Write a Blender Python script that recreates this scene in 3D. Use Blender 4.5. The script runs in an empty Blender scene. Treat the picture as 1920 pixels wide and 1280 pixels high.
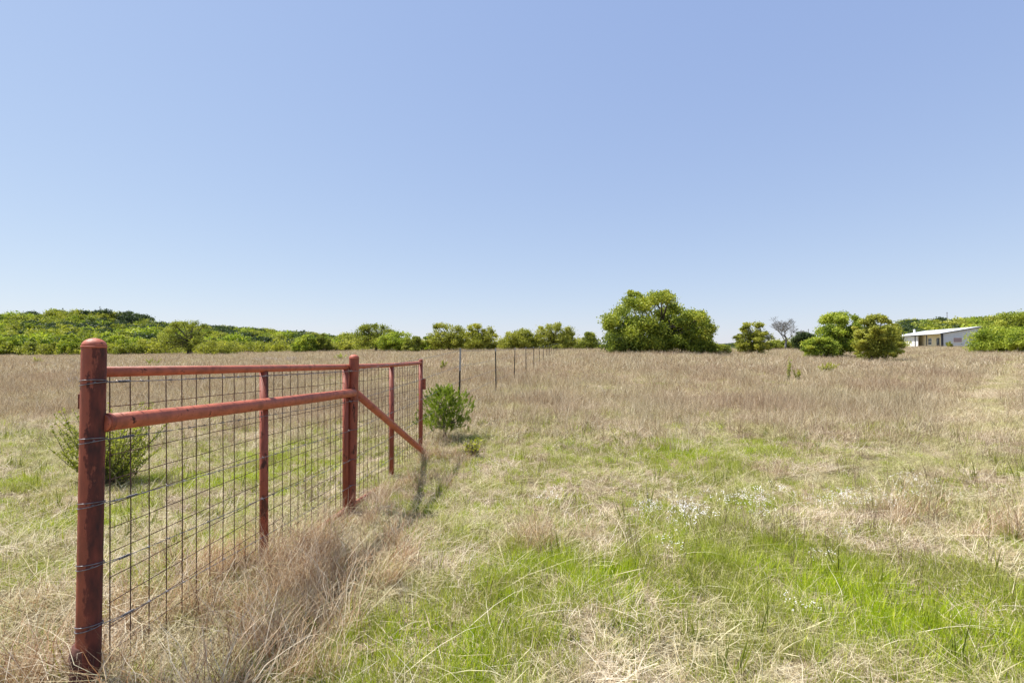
import bpy, math, random
import numpy as np
from mathutils import Vector, Matrix, noise as mn
R = math.radians
C = bpy.context.scene.collection

# ------------------------------------------------------------------ camera, sky, sun, exposure
EYE = 1.42; F = 940.0; PITCH = math.atan(16 / F)
cam_d = bpy.data.cameras.new('camera'); cam = bpy.data.objects.new('camera', cam_d); C.objects.link(cam)
cam_d.lens = F / 1920 * 36; cam_d.sensor_width = 36; cam_d.clip_start = 0.05; cam_d.clip_end = 20000
cam.location = (0, 0, EYE); cam.rotation_euler = (R(90) + PITCH, 0, 0)
bpy.context.scene.camera = cam

SUN_EL, SUN_AZ = R(60), R(-76)          # azimuth from +Y (the view), negative is left
w = bpy.data.worlds.new('World'); bpy.context.scene.world = w; w.use_nodes = True
nt = w.node_tree; bg = nt.nodes['Background']
sky = nt.nodes.new('ShaderNodeTexSky'); sky.sky_type = 'NISHITA'; sky.sun_disc = False
sky.sun_elevation = SUN_EL; sky.sun_rotation = SUN_AZ; sky.altitude = 0
sky.air_density = 1.0; sky.dust_density = 0.2; sky.ozone_density = 1.5
EXPO = 1.0
sepc = nt.nodes.new('ShaderNodeSeparateColor'); cmb = nt.nodes.new('ShaderNodeCombineColor'); nt.links.new(sky.outputs[0], sepc.inputs[0])
for ch, (pw, gn) in enumerate(((.48, .302), (.44, .338), (.25, .56))):      # soften the clear sky to the photograph's paler, hazier blue
    a_ = nt.nodes.new('ShaderNodeMath'); a_.operation = 'POWER'; a_.inputs[1].default_value = pw; nt.links.new(sepc.outputs[ch], a_.inputs[0])
    b_ = nt.nodes.new('ShaderNodeMath'); b_.operation = 'MULTIPLY'; b_.inputs[1].default_value = gn / .15 / 2 ** EXPO; nt.links.new(a_.outputs[0], b_.inputs[0])
    nt.links.new(b_.outputs[0], cmb.inputs[ch])
nt.links.new(cmb.outputs[0], bg.inputs[0])
bg.inputs[1].default_value = 0.15
sd = bpy.data.lights.new('sun', 'SUN'); sd.energy = 4.3; sd.angle = R(0.55); sd.color = (1, 0.955, 0.88)
sun = bpy.data.objects.new('sun', sd); C.objects.link(sun)
sdir = Vector((math.sin(SUN_AZ) * math.cos(SUN_EL), math.cos(SUN_AZ) * math.cos(SUN_EL), math.sin(SUN_EL)))
sun.rotation_euler = sdir.to_track_quat('Z', 'Y').to_euler(); sun.location = sdir * 50
vs = bpy.context.scene.view_settings
vs.view_transform = 'Standard'; vs.look = 'None'; vs.gamma = 1; vs.use_curve_mapping = False; vs.exposure = EXPO
cy = bpy.context.scene.cycles
cy.max_bounces = 6; cy.diffuse_bounces = 3; cy.transmission_bounces = 4; cy.transparent_max_bounces = 4; cy.caustics_reflective = False; cy.caustics_refractive = False

# ------------------------------------------------------------------ helpers
def tag(o, label=None, cat=None, group=None, kind=None):
    if label: o['label'] = label
    if cat: o['category'] = cat
    if group: o['group'] = group
    if kind: o['kind'] = kind
    return o

def unit(px, py):
    a = (px - 960) / F; b = (640 - py) / F
    cp, sp = math.cos(PITCH), math.sin(PITCH)
    return Vector((a, cp - b * sp, sp + b * cp))

def at(px, py, Y):
    """world point at depth Y seen at photo pixel (px, py)"""
    d = unit(px, py); d = d * (Y / d.y)
    return Vector((d.x, d.y, d.z + EYE))

def empty(name, loc, rz=0):
    o = bpy.data.objects.new(name, None); C.objects.link(o); o.location = loc; o.rotation_euler = (0, 0, rz)
    o.empty_display_size = 0.2
    return o

def np_mesh(name, V, Fq, attrs=None, mats=(), matidx=None, smooth=False):
    """V (n,3), Fq (m,4) or (m,3) arrays"""
    me = bpy.data.meshes.new(name)
    V = np.asarray(V, dtype=np.float32); Fq = np.asarray(Fq, dtype=np.int32)
    me.vertices.add(len(V)); me.vertices.foreach_set('co', V.ravel())
    m, k = Fq.shape if len(Fq) else (0, 4)
    if m:
        me.loops.add(m * k); me.loops.foreach_set('vertex_index', Fq.ravel())
        me.polygons.add(m); me.polygons.foreach_set('loop_start', np.arange(0, m * k, k, dtype=np.int32))
        try: me.polygons.foreach_set('loop_total', np.full(m, k, dtype=np.int32))
        except Exception: pass
        if matidx is not None: me.polygons.foreach_set('material_index', np.asarray(matidx, dtype=np.int32))
        if smooth: me.polygons.foreach_set('use_smooth', np.ones(m, dtype=bool))
    for mt in mats: me.materials.append(mt)
    for (an, ty, dom, data) in (attrs or []):
        a = me.attributes.new(an, ty, dom)
        a.data.foreach_set('vector' if ty == 'FLOAT_VECTOR' else 'value', np.ascontiguousarray(data).ravel())
    me.update(calc_edges=True)
    return me

def link(name, me, parent=None):
    o = bpy.data.objects.new(name, me); C.objects.link(o)
    if parent is not None: o.parent = parent
    return o

class MB:
    """collects boxes, tubes, faces into ONE mesh; coordinates are local to the thing"""
    def __init__(s): s.v = []; s.f = []
    def box(s, c, size, rz=0, tilt=None):
        M = Matrix.Rotation(rz, 3, 'Z')
        if tilt is not None: M = tilt @ M
        b = len(s.v)
        for i in (-1, 1):
            for j in (-1, 1):
                for k in (-1, 1):
                    s.v.append(tuple(Vector(c) + M @ Vector((i * size[0] / 2, j * size[1] / 2, k * size[2] / 2))))
        for q in ((0, 1, 3, 2), (4, 6, 7, 5), (0, 4, 5, 1), (2, 3, 7, 6), (0, 2, 6, 4), (1, 5, 7, 3)):
            s.f.append(tuple(b + x for x in q))
    def tube(s, pts, rad, n=8, cap=True):
        pts = [Vector(p) for p in pts]
        if not hasattr(rad, '__len__'): rad = [rad] * len(pts)
        prev = None; b0 = len(s.v)
        for i, p in enumerate(pts):
            t = (pts[min(i + 1, len(pts) - 1)] - pts[max(i - 1, 0)]).normalized()
            if prev is None:
                a = Vector((0, 0, 1)) if abs(t.z) < 0.9 else Vector((1, 0, 0))
                u = t.cross(a).normalized()
            else:
                u = (prev - t * prev.dot(t))
                u = u.normalized() if u.length > 1e-6 else t.orthogonal().normalized()
            prev = u; v = t.cross(u)
            for k in range(n):
                an = 2 * math.pi * k / n
                s.v.append(tuple(p + (u * math.cos(an) + v * math.sin(an)) * rad[i]))
        for i in range(len(pts) - 1):
            for k in range(n):
                a = b0 + i * n + k; b = b0 + i * n + (k + 1) % n
                s.f.append((a, b, b + n, a + n))
        if cap:
            s.f.append(tuple(b0 + k for k in range(n))[::-1]); s.f.append(tuple(b0 + (len(pts) - 1) * n + k for k in range(n)))
    def build(s, name, mat, parent=None, smooth=True, bevel=0):
        me = bpy.data.meshes.new(name); me.from_pydata(s.v, [], s.f); me.materials.append(mat)
        if smooth:
            me.polygons.foreach_set('use_smooth', [len(p.vertices) == 4 for p in me.polygons]); 
        me.update()
        o = link(name, me, parent)
        if bevel:
            md = o.modifiers.new('bevel', 'BEVEL'); md.width = bevel; md.segments = 2
        return o

# ---- numpy value noise
def vnoise(x, y, seed=0):
    x = np.asarray(x, float); y = np.asarray(y, float)
    xi = np.floor(x).astype(np.int64); yi = np.floor(y).astype(np.int64)
    fx = x - xi; fy = y - yi; fx = fx * fx * (3 - 2 * fx); fy = fy * fy * (3 - 2 * fy)
    def h(a, b):
        n = (a * 374761393 + b * 668265263 + seed * 974634777) & 0x7fffffff
        n = ((n ^ (n >> 13)) * 1274126177) & 0x7fffffff
        return ((n ^ (n >> 16)) & 0xffff) / 65535.0
    return (h(xi, yi) * (1 - fx) + h(xi + 1, yi) * fx) * (1 - fy) + (h(xi, yi + 1) * (1 - fx) + h(xi + 1, yi + 1) * fx) * fy
def fbm(x, y, seed=0, oct=3):
    s = 0; a = 0.5; t = 0
    for i in range(oct):
        s = s + a * vnoise(np.asarray(x) * 2 ** i, np.asarray(y) * 2 ** i, seed + i * 17); t += a; a *= 0.5
    return s / t
def sstep(a, b, x):
    t = np.clip((np.asarray(x, float) - a) / (b - a), 0, 1); return t * t * (3 - 2 * t)

# ------------------------------------------------------------------ terrain
PXC = np.array([-300, 0, 100, 260, 310, 480, 640, 720, 900, 1240, 1400, 1620, 1700, 1800, 1900, 2300], float)
AC = np.degrees(np.arctan((PXC - 960) / F))
ROW = [0, 2.1, 5, 9, 17, 30, 45, 60, 80, 100, 130, 180, 260, 340, 430, 600, 1200, 9000]
TB = {
 0:   [0]*16,
 2.1: [0]*16,
 5:   [-.08,-.08,-.08,-.08,-.08,-.08,-.07,-.06,-.04,-.02,0,0,0,0,0,0],
 9:   [-.05,-.05,-.05,-.05,-.04,-.03,.02,.06,.13,.06,.05,.03,.03,.03,.03,.03],
 17:  [0,0,0,0,.02,.05,.12,.16,.26,.2,.15,.1,.1,.1,.1,.1],
 30:  [0,0,.02,.05,.07,.15,.26,.33,.42,.4,.3,.2,.2,.22,.25,.25],
 45:  [0,0,.02,.08,.12,.25,.4,.48,.62,.72,.5,.3,.35,.5,.6,.6],
 60:  [.05,.05,.07,.15,.2,.35,.6,.7,.85,1.1,.8,.6,.65,.9,1.0,1.0],
 80:  [.1,.1,.12,.25,.32,.5,.85,1.0,1.15,1.3,1.1,1.0,1.1,1.3,1.4,1.4],
 100: [.15,.15,.2,.35,.45,.8,1.1,1.25,1.35,1.45,1.35,1.5,1.7,1.85,1.9,1.9],
 130: [.2,.2,.2,.4,.5,.9,1.2,1.3,1.4,1.5,1.4,1.7,2.0,2.4,2.5,2.5],
 180: [0,0,0,.2,.3,.6,.8,.9,1.0,1.2,1.2,1.6,2.5,3.5,4,4],
 260: [5,6,6.2,5,3.6,2.4,1.2,.8,.5,1,1,3,7,9,10,10],
 340: [14.5,16,17.5,14,11.5,9,4.6,1.5,0,1,1,6,14,17,18,18],
 430: [21,23.5,27.5,23,18,15,8,2.5,0,1,1,7,19.5,20.5,23,25],
 600: [18,20,22,18,14,12,9,5,2,4,6,7,14,16,18,20],
 1200:[10,10,10,10,10,10,10,8,6,10,14,12,12,12,12,12],
 9000:[0]*16,
}
TT = np.array([TB[r] for r in ROW], float); RW = np.array(ROW, float)
def terrain(X, Y):
    X = np.asarray(X, float); Y = np.asarray(Y, float)
    r = np.hypot(X, Y); a = np.degrees(np.arctan2(X, Y))
    d = r * np.cos(np.radians(np.minimum(np.abs(a), 52)))
    back = sstep(70, 110, np.abs(a))
    ac = np.clip(a, AC[0], AC[-1]); dc = np.clip(d, 0, 8999)
    i = np.clip(np.searchsorted(AC, ac) - 1, 0, len(AC) - 2); j = np.clip(np.searchsorted(RW, dc, side='right') - 1, 0, len(RW) - 2)
    fx = (ac - AC[i]) / (AC[i + 1] - AC[i]); fy = (dc - RW[j]) / (RW[j + 1] - RW[j])
    fy2 = np.where(j >= 11, fy * fy * (3 - 2 * fy), fy)
    z = (TT[j, i] * (1 - fx) + TT[j, i + 1] * fx) * (1 - fy2) + (TT[j + 1, i] * (1 - fx) + TT[j + 1, i + 1] * fx) * fy2
    z = z * (1 - back)
    near = 1 - sstep(60, 120, d)
    z = z + near * ((fbm(X * .9, Y * .9, 5, 3) - .5) * .10 + (fbm(X * 4, Y * 4, 9, 2) - .5) * .04)
    far = sstep(200, 330, d) * (1 - sstep(500, 900, d))
    z = z + far * (fbm(X * .012, Y * .012, 21, 3) - .5) * 7
    return z
def gz(x, y): return float(terrain(np.array([x]), np.array([y]))[0])

# ------------------------------------------------------------------ materials
def newmat(name):
    m = bpy.data.materials.new(name); m.use_nodes = True
    nt = m.node_tree; nt.nodes.clear()
    out = nt.nodes.new('ShaderNodeOutputMaterial')
    return m, nt, out
def N(nt, t, **kw):
    n = nt.nodes.new(t)
    for k, v in kw.items():
        if k in n.inputs: n.inputs[k].default_value = v
        else: setattr(n, k, v)
    return n
def ramp(nt, stops, fac, interp='LINEAR'):
    r = nt.nodes.new('ShaderNodeValToRGB'); r.color_ramp.interpolation = interp
    e = r.color_ramp.elements
    while len(e) < len(stops): e.new(0.5)
    for el, (p, c) in zip(e, stops): el.position = p; el.color = (*c, 1)
    nt.links.new(fac, r.inputs['Fac']); return r
def leafmat(name, stops, trans=0.35, patch=None, pscale=0.35, pamt=0.6, rough=0.6, attr='rnd', tcol=(1.15, 1.2, .6)):
    """stops: colours picked by each blade's own random number; patch: second ramp mixed in by a world noise"""
    m, nt, out = newmat(name)
    a = N(nt, 'ShaderNodeAttribute', attribute_name=attr)
    r1 = ramp(nt, stops, a.outputs['Fac']); col = r1.outputs['Color']
    if patch:
        r2 = ramp(nt, patch, a.outputs['Fac'])
        g = N(nt, 'ShaderNodeNewGeometry'); nz = N(nt, 'ShaderNodeTexNoise', Scale=pscale, Detail=3.0, Roughness=0.6)
        nt.links.new(g.outputs['Position'], nz.inputs['Vector'])
        mr = N(nt, 'ShaderNodeMapRange'); mr.inputs['From Min'].default_value = 0.42; mr.inputs['From Max'].default_value = 0.60; mr.inputs['To Max'].default_value = pamt
        nt.links.new(nz.outputs['Fac'], mr.inputs['Value'])
        mx = N(nt, 'ShaderNodeMix', data_type='RGBA'); nt.links.new(mr.outputs[0], mx.inputs['Factor'])
        nt.links.new(col, mx.inputs['A']); nt.links.new(r2.outputs['Color'], mx.inputs['B']); col = mx.outputs['Result']
    p = N(nt, 'ShaderNodeBsdfPrincipled'); p.inputs['Roughness'].default_value = rough; p.inputs['Specular IOR Level'].default_value = 0.25
    nt.links.new(col, p.inputs['Base Color'])
    t = N(nt, 'ShaderNodeBsdfTranslucent')
    mc = N(nt, 'ShaderNodeMix', data_type='RGBA', blend_type='MULTIPLY'); mc.inputs['Factor'].default_value = 1
    nt.links.new(col, mc.inputs['A']); mc.inputs['B'].default_value = (*tcol, 1)
    nt.links.new(mc.outputs['Result'], t.inputs['Color'])
    ms = N(nt, 'ShaderNodeMixShader'); ms.inputs[0].default_value = trans
    nt.links.new(p.outputs[0], ms.inputs[1]); nt.links.new(t.outputs[0], ms.inputs[2]); nt.links.new(ms.outputs[0], out.inputs['Surface'])
    return m
def plain(name, col, rough=0.6, metal=0.0, var=0.25, scale=8, bump=0.0):
    m, nt, out = newmat(name)
    p = N(nt, 'ShaderNodeBsdfPrincipled'); p.inputs['Roughness'].default_value = rough; p.inputs['Metallic'].default_value = metal
    tc = N(nt, 'ShaderNodeTexCoord'); nz = N(nt, 'ShaderNodeTexNoise', Scale=scale, Detail=5.0)
    nt.links.new(tc.outputs['Object'], nz.inputs['Vector'])
    r = ramp(nt, [(0.3, tuple(c * (1 - var) for c in col)), (0.7, tuple(min(1, c * (1 + var)) for c in col))], nz.outputs['Fac'])
    nt.links.new(r.outputs['Color'], p.inputs['Base Color'])
    if bump:
        b = N(nt, 'ShaderNodeBump', Strength=bump, Distance=0.01); nt.links.new(nz.outputs['Fac'], b.inputs['Height']); nt.links.new(b.outputs[0], p.inputs['Normal'])
    nt.links.new(p.outputs[0], out.inputs['Surface'])
    return m

def rust_mat(name, paint, rust, amount, dark=(.035, .012, .01), streak=True, side=None):
    """red oxide paint worn to rust; amount 0..1; side=(vector) biases the worn paint to one side of a post"""
    m, nt, out = newmat(name); L = nt.links.new
    tc = N(nt, 'ShaderNodeTexCoord'); mp = N(nt, 'ShaderNodeMapping'); mp.inputs['Scale'].default_value = (1, 1, 0.35) if streak else (1, 1, 1)
    L(tc.outputs['Object'], mp.inputs['Vector'])
    n1 = N(nt, 'ShaderNodeTexNoise', Scale=14.0, Detail=8.0, Roughness=0.65); L(mp.outputs[0], n1.inputs['Vector'])
    n2 = N(nt, 'ShaderNodeTexNoise', Scale=70.0, Detail=6.0, Roughness=0.7); L(mp.outputs[0], n2.inputs['Vector'])
    ad = N(nt, 'ShaderNodeMath', operation='MULTIPLY_ADD'); L(n2.outputs['Fac'], ad.inputs[0]); ad.inputs[1].default_value = 0.45; L(n1.outputs['Fac'], ad.inputs[2])
    val = ad.outputs[0]
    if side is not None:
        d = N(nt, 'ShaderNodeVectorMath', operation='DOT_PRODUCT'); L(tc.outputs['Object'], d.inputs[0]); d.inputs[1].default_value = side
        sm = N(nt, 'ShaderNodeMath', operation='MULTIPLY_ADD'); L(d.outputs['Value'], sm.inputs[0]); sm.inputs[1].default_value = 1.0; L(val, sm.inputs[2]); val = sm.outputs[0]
    lo = 0.86 - amount * 0.3
    mr = N(nt, 'ShaderNodeMapRange'); mr.inputs['From Min'].default_value = lo; mr.inputs['From Max'].default_value = lo + 0.07; L(val, mr.inputs['Value'])
    n3 = N(nt, 'ShaderNodeTexNoise', Scale=30.0, Detail=6.0); L(mp.outputs[0], n3.inputs['Vector'])
    r2 = ramp(nt, [(0.32, dark), (0.6, rust), (0.8, tuple(c * 1.5 for c in rust))], n3.outputs['Fac'])
    r1 = ramp(nt, [(0.3, tuple(c * .6 for c in paint)), (0.5, paint), (0.72, tuple(c * 1.35 for c in paint))], n1.outputs['Fac'])
    mx = N(nt, 'ShaderNodeMix', data_type='RGBA'); L(mr.outputs[0], mx.inputs['Factor']); L(r1.outputs['Color'], mx.inputs['A']); L(r2.outputs['Color'], mx.inputs['B'])
    p = N(nt, 'ShaderNodeBsdfPrincipled'); L(mx.outputs['Result'], p.inputs['Base Color'])
    rr = N(nt, 'ShaderNodeMapRange'); rr.inputs['To Min'].default_value = 0.58; rr.inputs['To Max'].default_value = 0.85; L(mr.outputs[0], rr.inputs['Value']); L(rr.outputs[0], p.inputs['Roughness'])
    b = N(nt, 'ShaderNodeBump', Strength=0.6, Distance=0.005); L(val, b.inputs['Height']); L(b.outputs[0], p.inputs['Normal'])
    L(p.outputs[0], out.inputs['Surface'])
    return m

PAINT = (.27, .062, .032); RUST = (.13, .04, .02)
M = {}
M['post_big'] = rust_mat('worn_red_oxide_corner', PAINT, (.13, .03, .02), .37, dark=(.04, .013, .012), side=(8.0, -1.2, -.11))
M['post'] = rust_mat('red_oxide_post', PAINT, RUST, .25)
M['rail'] = rust_mat('red_oxide_rail', (.40, .105, .055), (.14, .04, .025), .05, streak=False)
M['wire_rust'] = plain('rusty_mesh_wire', (.085, .045, .035), .65, .4, .4, 40)
M['wire_grey'] = plain('galvanised_wire', (.22, .21, .22), .45, .7, .4, 40)
M['tpost'] = plain('dark_green_t_post', (.03, .028, .026), .6, .2, .4, 20)
M['tpost_top'] = plain('grey_t_post_tip', (.30, .30, .31), .6, .1, .2, 20)
M['bark'] = plain('grey_brown_bark', (.085, .065, .05), .9, 0, .4, 6, .4)
M['bark_pale'] = plain('pale_grey_bark', (.17, .165, .155), .9, 0, .3, 6, .3)

# ------------------------------------------------------------------ ground sheet
def build_ground():
    rs = np.concatenate([[0.0], np.geomspace(0.6, 9000, 330)])
    an = np.concatenate([np.linspace(-62, 62, 520), np.linspace(62, 298, 60)[1:-1]])
    A, Rr = np.meshgrid(np.radians(an), rs)
    X = Rr * np.sin(A); Y = Rr * np.cos(A); Z = terrain(X, Y)
    V = np.stack([X, Y, Z], -1).reshape(-1, 3)
    na = len(an); nr = len(rs)
    i, j = np.meshgrid(np.arange(nr - 1), np.arange(na), indexing='ij'); j2 = (j + 1) % na
    Fq = np.stack([i * na + j, i * na + j2, (i + 1) * na + j2, (i + 1) * na + j], -1).reshape(-1, 4)
    d = Rr.ravel() * np.cos(np.minimum(np.abs(A.ravel()), R(52)))
    veg = sstep(112, 150, d)
    m, nt, out = newmat('field_soil'); L = nt.links.new
    g = N(nt, 'ShaderNodeNewGeometry')
    n1 = N(nt, 'ShaderNodeTexNoise', Scale=22.0, Detail=8.0, Roughness=0.7); L(g.outputs['Position'], n1.inputs['Vector'])
    n2 = N(nt, 'ShaderNodeTexNoise', Scale=0.8, Detail=5.0); L(g.outputs['Position'], n2.inputs['Vector'])
    n3 = N(nt, 'ShaderNodeTexNoise', Scale=0.09, Detail=5.0); L(g.outputs['Position'], n3.inputs['Vector'])
    r1 = ramp(nt, [(0.3, (.10, .075, .045)), (0.5, (.26, .20, .13)), (0.72, (.42, .34, .23))], n1.outputs['Fac'])
    r2 = ramp(nt, [(0.3, (.09, .10, .03)), (0.6, (.17, .17, .06))], n1.outputs['Fac'])
    mr = N(nt, 'ShaderNodeMapRange'); mr.inputs['From Min'].default_value = .46; mr.inputs['From Max'].default_value = .62; mr.inputs['To Max'].default_value = .7; L(n2.outputs['Fac'], mr.inputs['Value'])
    mx = N(nt, 'ShaderNodeMix', data_type='RGBA'); L(mr.outputs[0], mx.inputs['Factor']); L(r1.outputs['Color'], mx.inputs['A']); L(r2.outputs['Color'], mx.inputs['B'])
    rh = ramp(nt, [(0.35, (.030, .045, .018)), (0.65, (.075, .095, .03))], n3.outputs['Fac'])
    at_ = N(nt, 'ShaderNodeAttribute', attribute_name='veg')
    m2 = N(nt, 'ShaderNodeMix', data_type='RGBA'); L(at_.outputs['Fac'], m2.inputs['Factor']); L(mx.outputs['Result'], m2.inputs['A']); L(rh.outputs['Color'], m2.inputs['B'])
    p = N(nt, 'ShaderNodeBsdfPrincipled'); p.inputs['Roughness'].default_value = .95; p.inputs['Specular IOR Level'].default_value = .1; L(m2.outputs['Result'], p.inputs['Base Color'])
    b = N(nt, 'ShaderNodeBump', Strength=.8, Distance=.03); L(n1.outputs['Fac'], b.inputs['Height']); L(b.outputs[0], p.inputs['Normal'])
    L(p.outputs[0], out.inputs['Surface'])
    me = np_mesh('ground', V, Fq[:, ::-1], [('veg', 'FLOAT', 'POINT', veg.astype(np.float32))], [m], smooth=True)
    tag(link('ground', me), kind='structure')
build_ground()

# ------------------------------------------------------------------ fences
ZA = F / 440.0                                   # depth of the corner post
def line_at(px, V):                              # point on a fence line through the corner post with vanishing column V
    Yd = ZA * (V - 177) / (V - px); return (px - 960) / F * Yd, Yd
def wire_pts(p, q, n=6, sag=0.0):
    p = Vector(p); q = Vector(q); r = []
    for i in range(n + 1):
        t = i / n; v = p.lerp(q, t); v.z -= sag * 4 * t * (1 - t); r.append(v)
    return r
AX, AY = line_at(177, 1075)
def build_barbed():
    root = empty('barbed_wire_fence', (AX, AY, 0))
    tag(root, 'barbed wire fence running from the thick rusty corner post past steel T-posts into the distance', 'barbed wire fence')
    o = Vector((AX, AY, 0))
    # corner post, leaning a hair
    def big_post(name, base, top, r, mat, caph):
        ax = (top - base); n = 28
        mb = MB(); pts = []; rad = []
        for i in range(15):
            pts.append(base + ax * i / 14); rad.append(r)
        mb.tube(pts, rad, n, cap=False)
        post = mb.build(name, mat, root)
        cp = MB(); u = ax.normalized(); ps = []; rr = []
        cp.tube([top - u * .004, top + u * .004], r * 1.045, n)     # weld bead
        for i in range(9):
            t = i / 8 * math.pi / 2
            ps.append(top + u * (.003 + math.sin(t) * caph)); rr.append(max(r * math.cos(t), .002))
        cp.tube(ps, rr, n); cp.build('post_cap', M['rail'], post)
        return post
    topA = at(176.5, 650, AY) - o; botA = at(165, 1268, AY) - o; u = (topA - botA).normalized(); botA = botA - u * .15
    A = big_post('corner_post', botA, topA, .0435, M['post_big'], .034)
    # brace post
    bx, by = line_at(663, 1075); k = by
    topB = at(664, 671, by) - o; botB = at(656.5, 985, by) - o; uB = (topB - botB).normalized(); botB = botB - uB * .2
    B = big_post('brace_post', botB, topB, 9.0 / F * by, M['post'], .03)
    # horizontal brace and diagonal brace
    rg = random.Random(9); mb = MB(); ps = [botA + u * (.02 + .045 * i) for i in range(7)]
    mb.tube([p + Vector((rg.uniform(-.006, .004) - .012, rg.uniform(-.004, .004), 0)) for p in ps], [.052, .056, .050, .054, .049, .051, .045], 14)
    mb.build('rusted_sleeve', plain('flaking_rust', (.10, .04, .03), .95, 0, .6, 30, .8), A)
    mb = MB(); pa = at(190, 793, AY + .01) - o; pb = at(662, 736, by - .045) - o
    mb.tube(wire_pts(pa, pb, 12, .004), .0375, 20); 
    br = mb.build('brace_rail', M['rail'], root)
    wb = MB(); e = at(197, 792, AY + .006) - o
    wb.tube([pa + (pb - pa).normalized() * .012, pa + (pb - pa).normalized() * .034], .041, 18); wb.build('weld', M['post'], br)
    dx, dy = line_at(802, 1075)
    mb = MB(); mb.tube(wire_pts(at(664, 734, by + .03) - o, at(812, 862, dy + .1) - o, 4), .0365, 18)
    mb.build('diagonal_brace', M['rail'], root)
    # T-posts
    tx = [862, 928.5, 963.5, 985.6, 1000, 1010.7, 1018.7, 1025, 1030, 1034.2, 1037.7, 1040.7, 1043.2, 1045.5, 1047.4, 1049]
    tops = []
    inv0 = 1 / (1075 - 862.0); dinv = .00219
    for i in range(16):
        px = 1075 - 1 / (inv0 + dinv * i)
        x, y = line_at(px, 1075)
        g = gz(x, y)
        ytop = [652, 652, 651.2, 650, 649.5, 648.8, 648, 647.5, 647, 646.6, 646.3, 646, 645.7, 645.5, 645.3, 645][i]
        zt = at(px, ytop, y).z
        if zt - g < 1.2: zt = g + 1.25
        lean = random.Random(i).uniform(-.012, .018)
        b = Vector((x - lean, y, g - .1)) - o; t = Vector((x + lean, y, zt)) - o
        wdt = .034
        def tee(mb, p0, p1):
            c = (p0 + p1) / 2; h = (p1 - p0).length; tl = (p1 - p0).to_track_quat('Z', 'Y').to_matrix()
            mb.box(c, (wdt, .005, h), 0, tl); mb.box(c + Vector((0, -.017, 0)), (.005, .029, h), 0, tl)
        sp = b + (t - b) * .93 if i else b + (t - b) * .72
        mb = MB(); tee(mb, b, sp)
        if i < 4:
            for q in range(22):
                c = b.lerp(sp, (q + .5) / 22); mb.box(c + Vector((0, -.034, 0)), (.012, .01, .012))
        po = mb.build('steel_post', M['tpost'], root, smooth=False)
        mb = MB(); tee(mb, sp + (t - sp).normalized() * .001, t); mb.build('painted_tip', M['tpost_top'], po, smooth=False)
        tops.append((x, y, zt, g))
    # five barbed wires
    ya = [717, 825, 944, 1058, 1172]; zb = [.193, .468, .73, 1.0, 1.235]
    rng = random.Random(4)
    for wi in range(5):
        pts = []
        a = at(200, ya[wi] - 1, AY + .004) - o
        bW = Vector((bx + .01, by - .052, EYE - zb[wi])) - o
        hT = [0.03, .30, .57, .84, 1.10][wi]
        seg = [a, bW] + [Vector((x + .004, y - .03, zt - .02 - hT * (.96 if i else 1))) - o for i, (x, y, zt, g) in enumerate(tops)]
        mb = MB()
        for s in range(len(seg) - 1):
            p, q = seg[s], seg[s + 1]; near = s < 3
            d = (q - p); Ln = d.length; dn = d.normalized(); side = dn.cross(Vector((0, 0, 1))).normalized()
            if near:
                nn = max(12, int(Ln / .03))
                for st in (0, math.pi):
                    pp = []
                    for i in range(nn + 1):
                        t = i / nn; v = p + d * t; v.z -= .012 * 4 * t * (1 - t) * (1 if s else .6)
                        ph = t * Ln / .075 * math.pi + st
                        pp.append(v + side * math.cos(ph) * .0013 + Vector((0, 0, 1)) * math.sin(ph) * .0013)
                    mb.tube(pp, .00115, 4, cap=False)
                nb = int(Ln / .13)
                for i in range(nb):
                    t = (i + .5 + rng.uniform(-.2, .2)) / nb; v = p + d * t; v.z -= .012 * 4 * t * (1 - t) * (1 if s else .6)
                    mb.tube([v - dn * .006, v + dn * .006], .0033, 6)
                    for q2 in range(2):
                        r_ = rng.uniform(0, 6.28); w_ = side * math.cos(r_) + Vector((0, 0, math.sin(r_)))
                        mb.tube([v - w_ * .013 + dn * (q2 - .5) * .006, v + w_ * .013 + dn * (q2 - .5) * .008], .0009, 4)
            else:
                mb.tube(wire_pts(p, q, 4, .02), .0026, 4, cap=False)
        # loops round the corner post and the splice coil after it
        cx = (at(177 - (ya[wi] - 640) * .0185, ya[wi], AY) - o)
        for kx in range(2):
            pp = []
            for i in range(33):
                t = i / 32 * 2 * math.pi
                pp.append(cx + Vector((math.cos(t) * .0465, math.sin(t) * .0465, (kx - .5) * .012 + .008 * math.cos(t + kx))))
            mb.tube(pp, .0019, 5, cap=False)
        mb.tube([cx + Vector((.03, -.034, .004)), a + (bW - a).normalized() * .10], .0018, 5)
        c0 = a + (bW - a).normalized() * (.06 + .02 * (wi % 3)); dn = (bW - a).normalized()
        for i in range(9):
            v = c0 + dn * .006 * i; mb.tube([v, v + dn * .0035], .0052 + .0012 * rng.random(), 7)
        cxB = Vector((bx, by, EYE - zb[wi])) - o; rB = 9.0 / F * by + .003
        pp = [cxB + Vector((math.cos(i / 16 * 6.283) * rB, math.sin(i / 16 * 6.283) * rB, 0)) for i in range(17)]
        mb.tube(pp, .0018, 4, cap=False)
        mb.build('barbed_wire', M['wire_grey'], root)
    return root
build_barbed()

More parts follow.
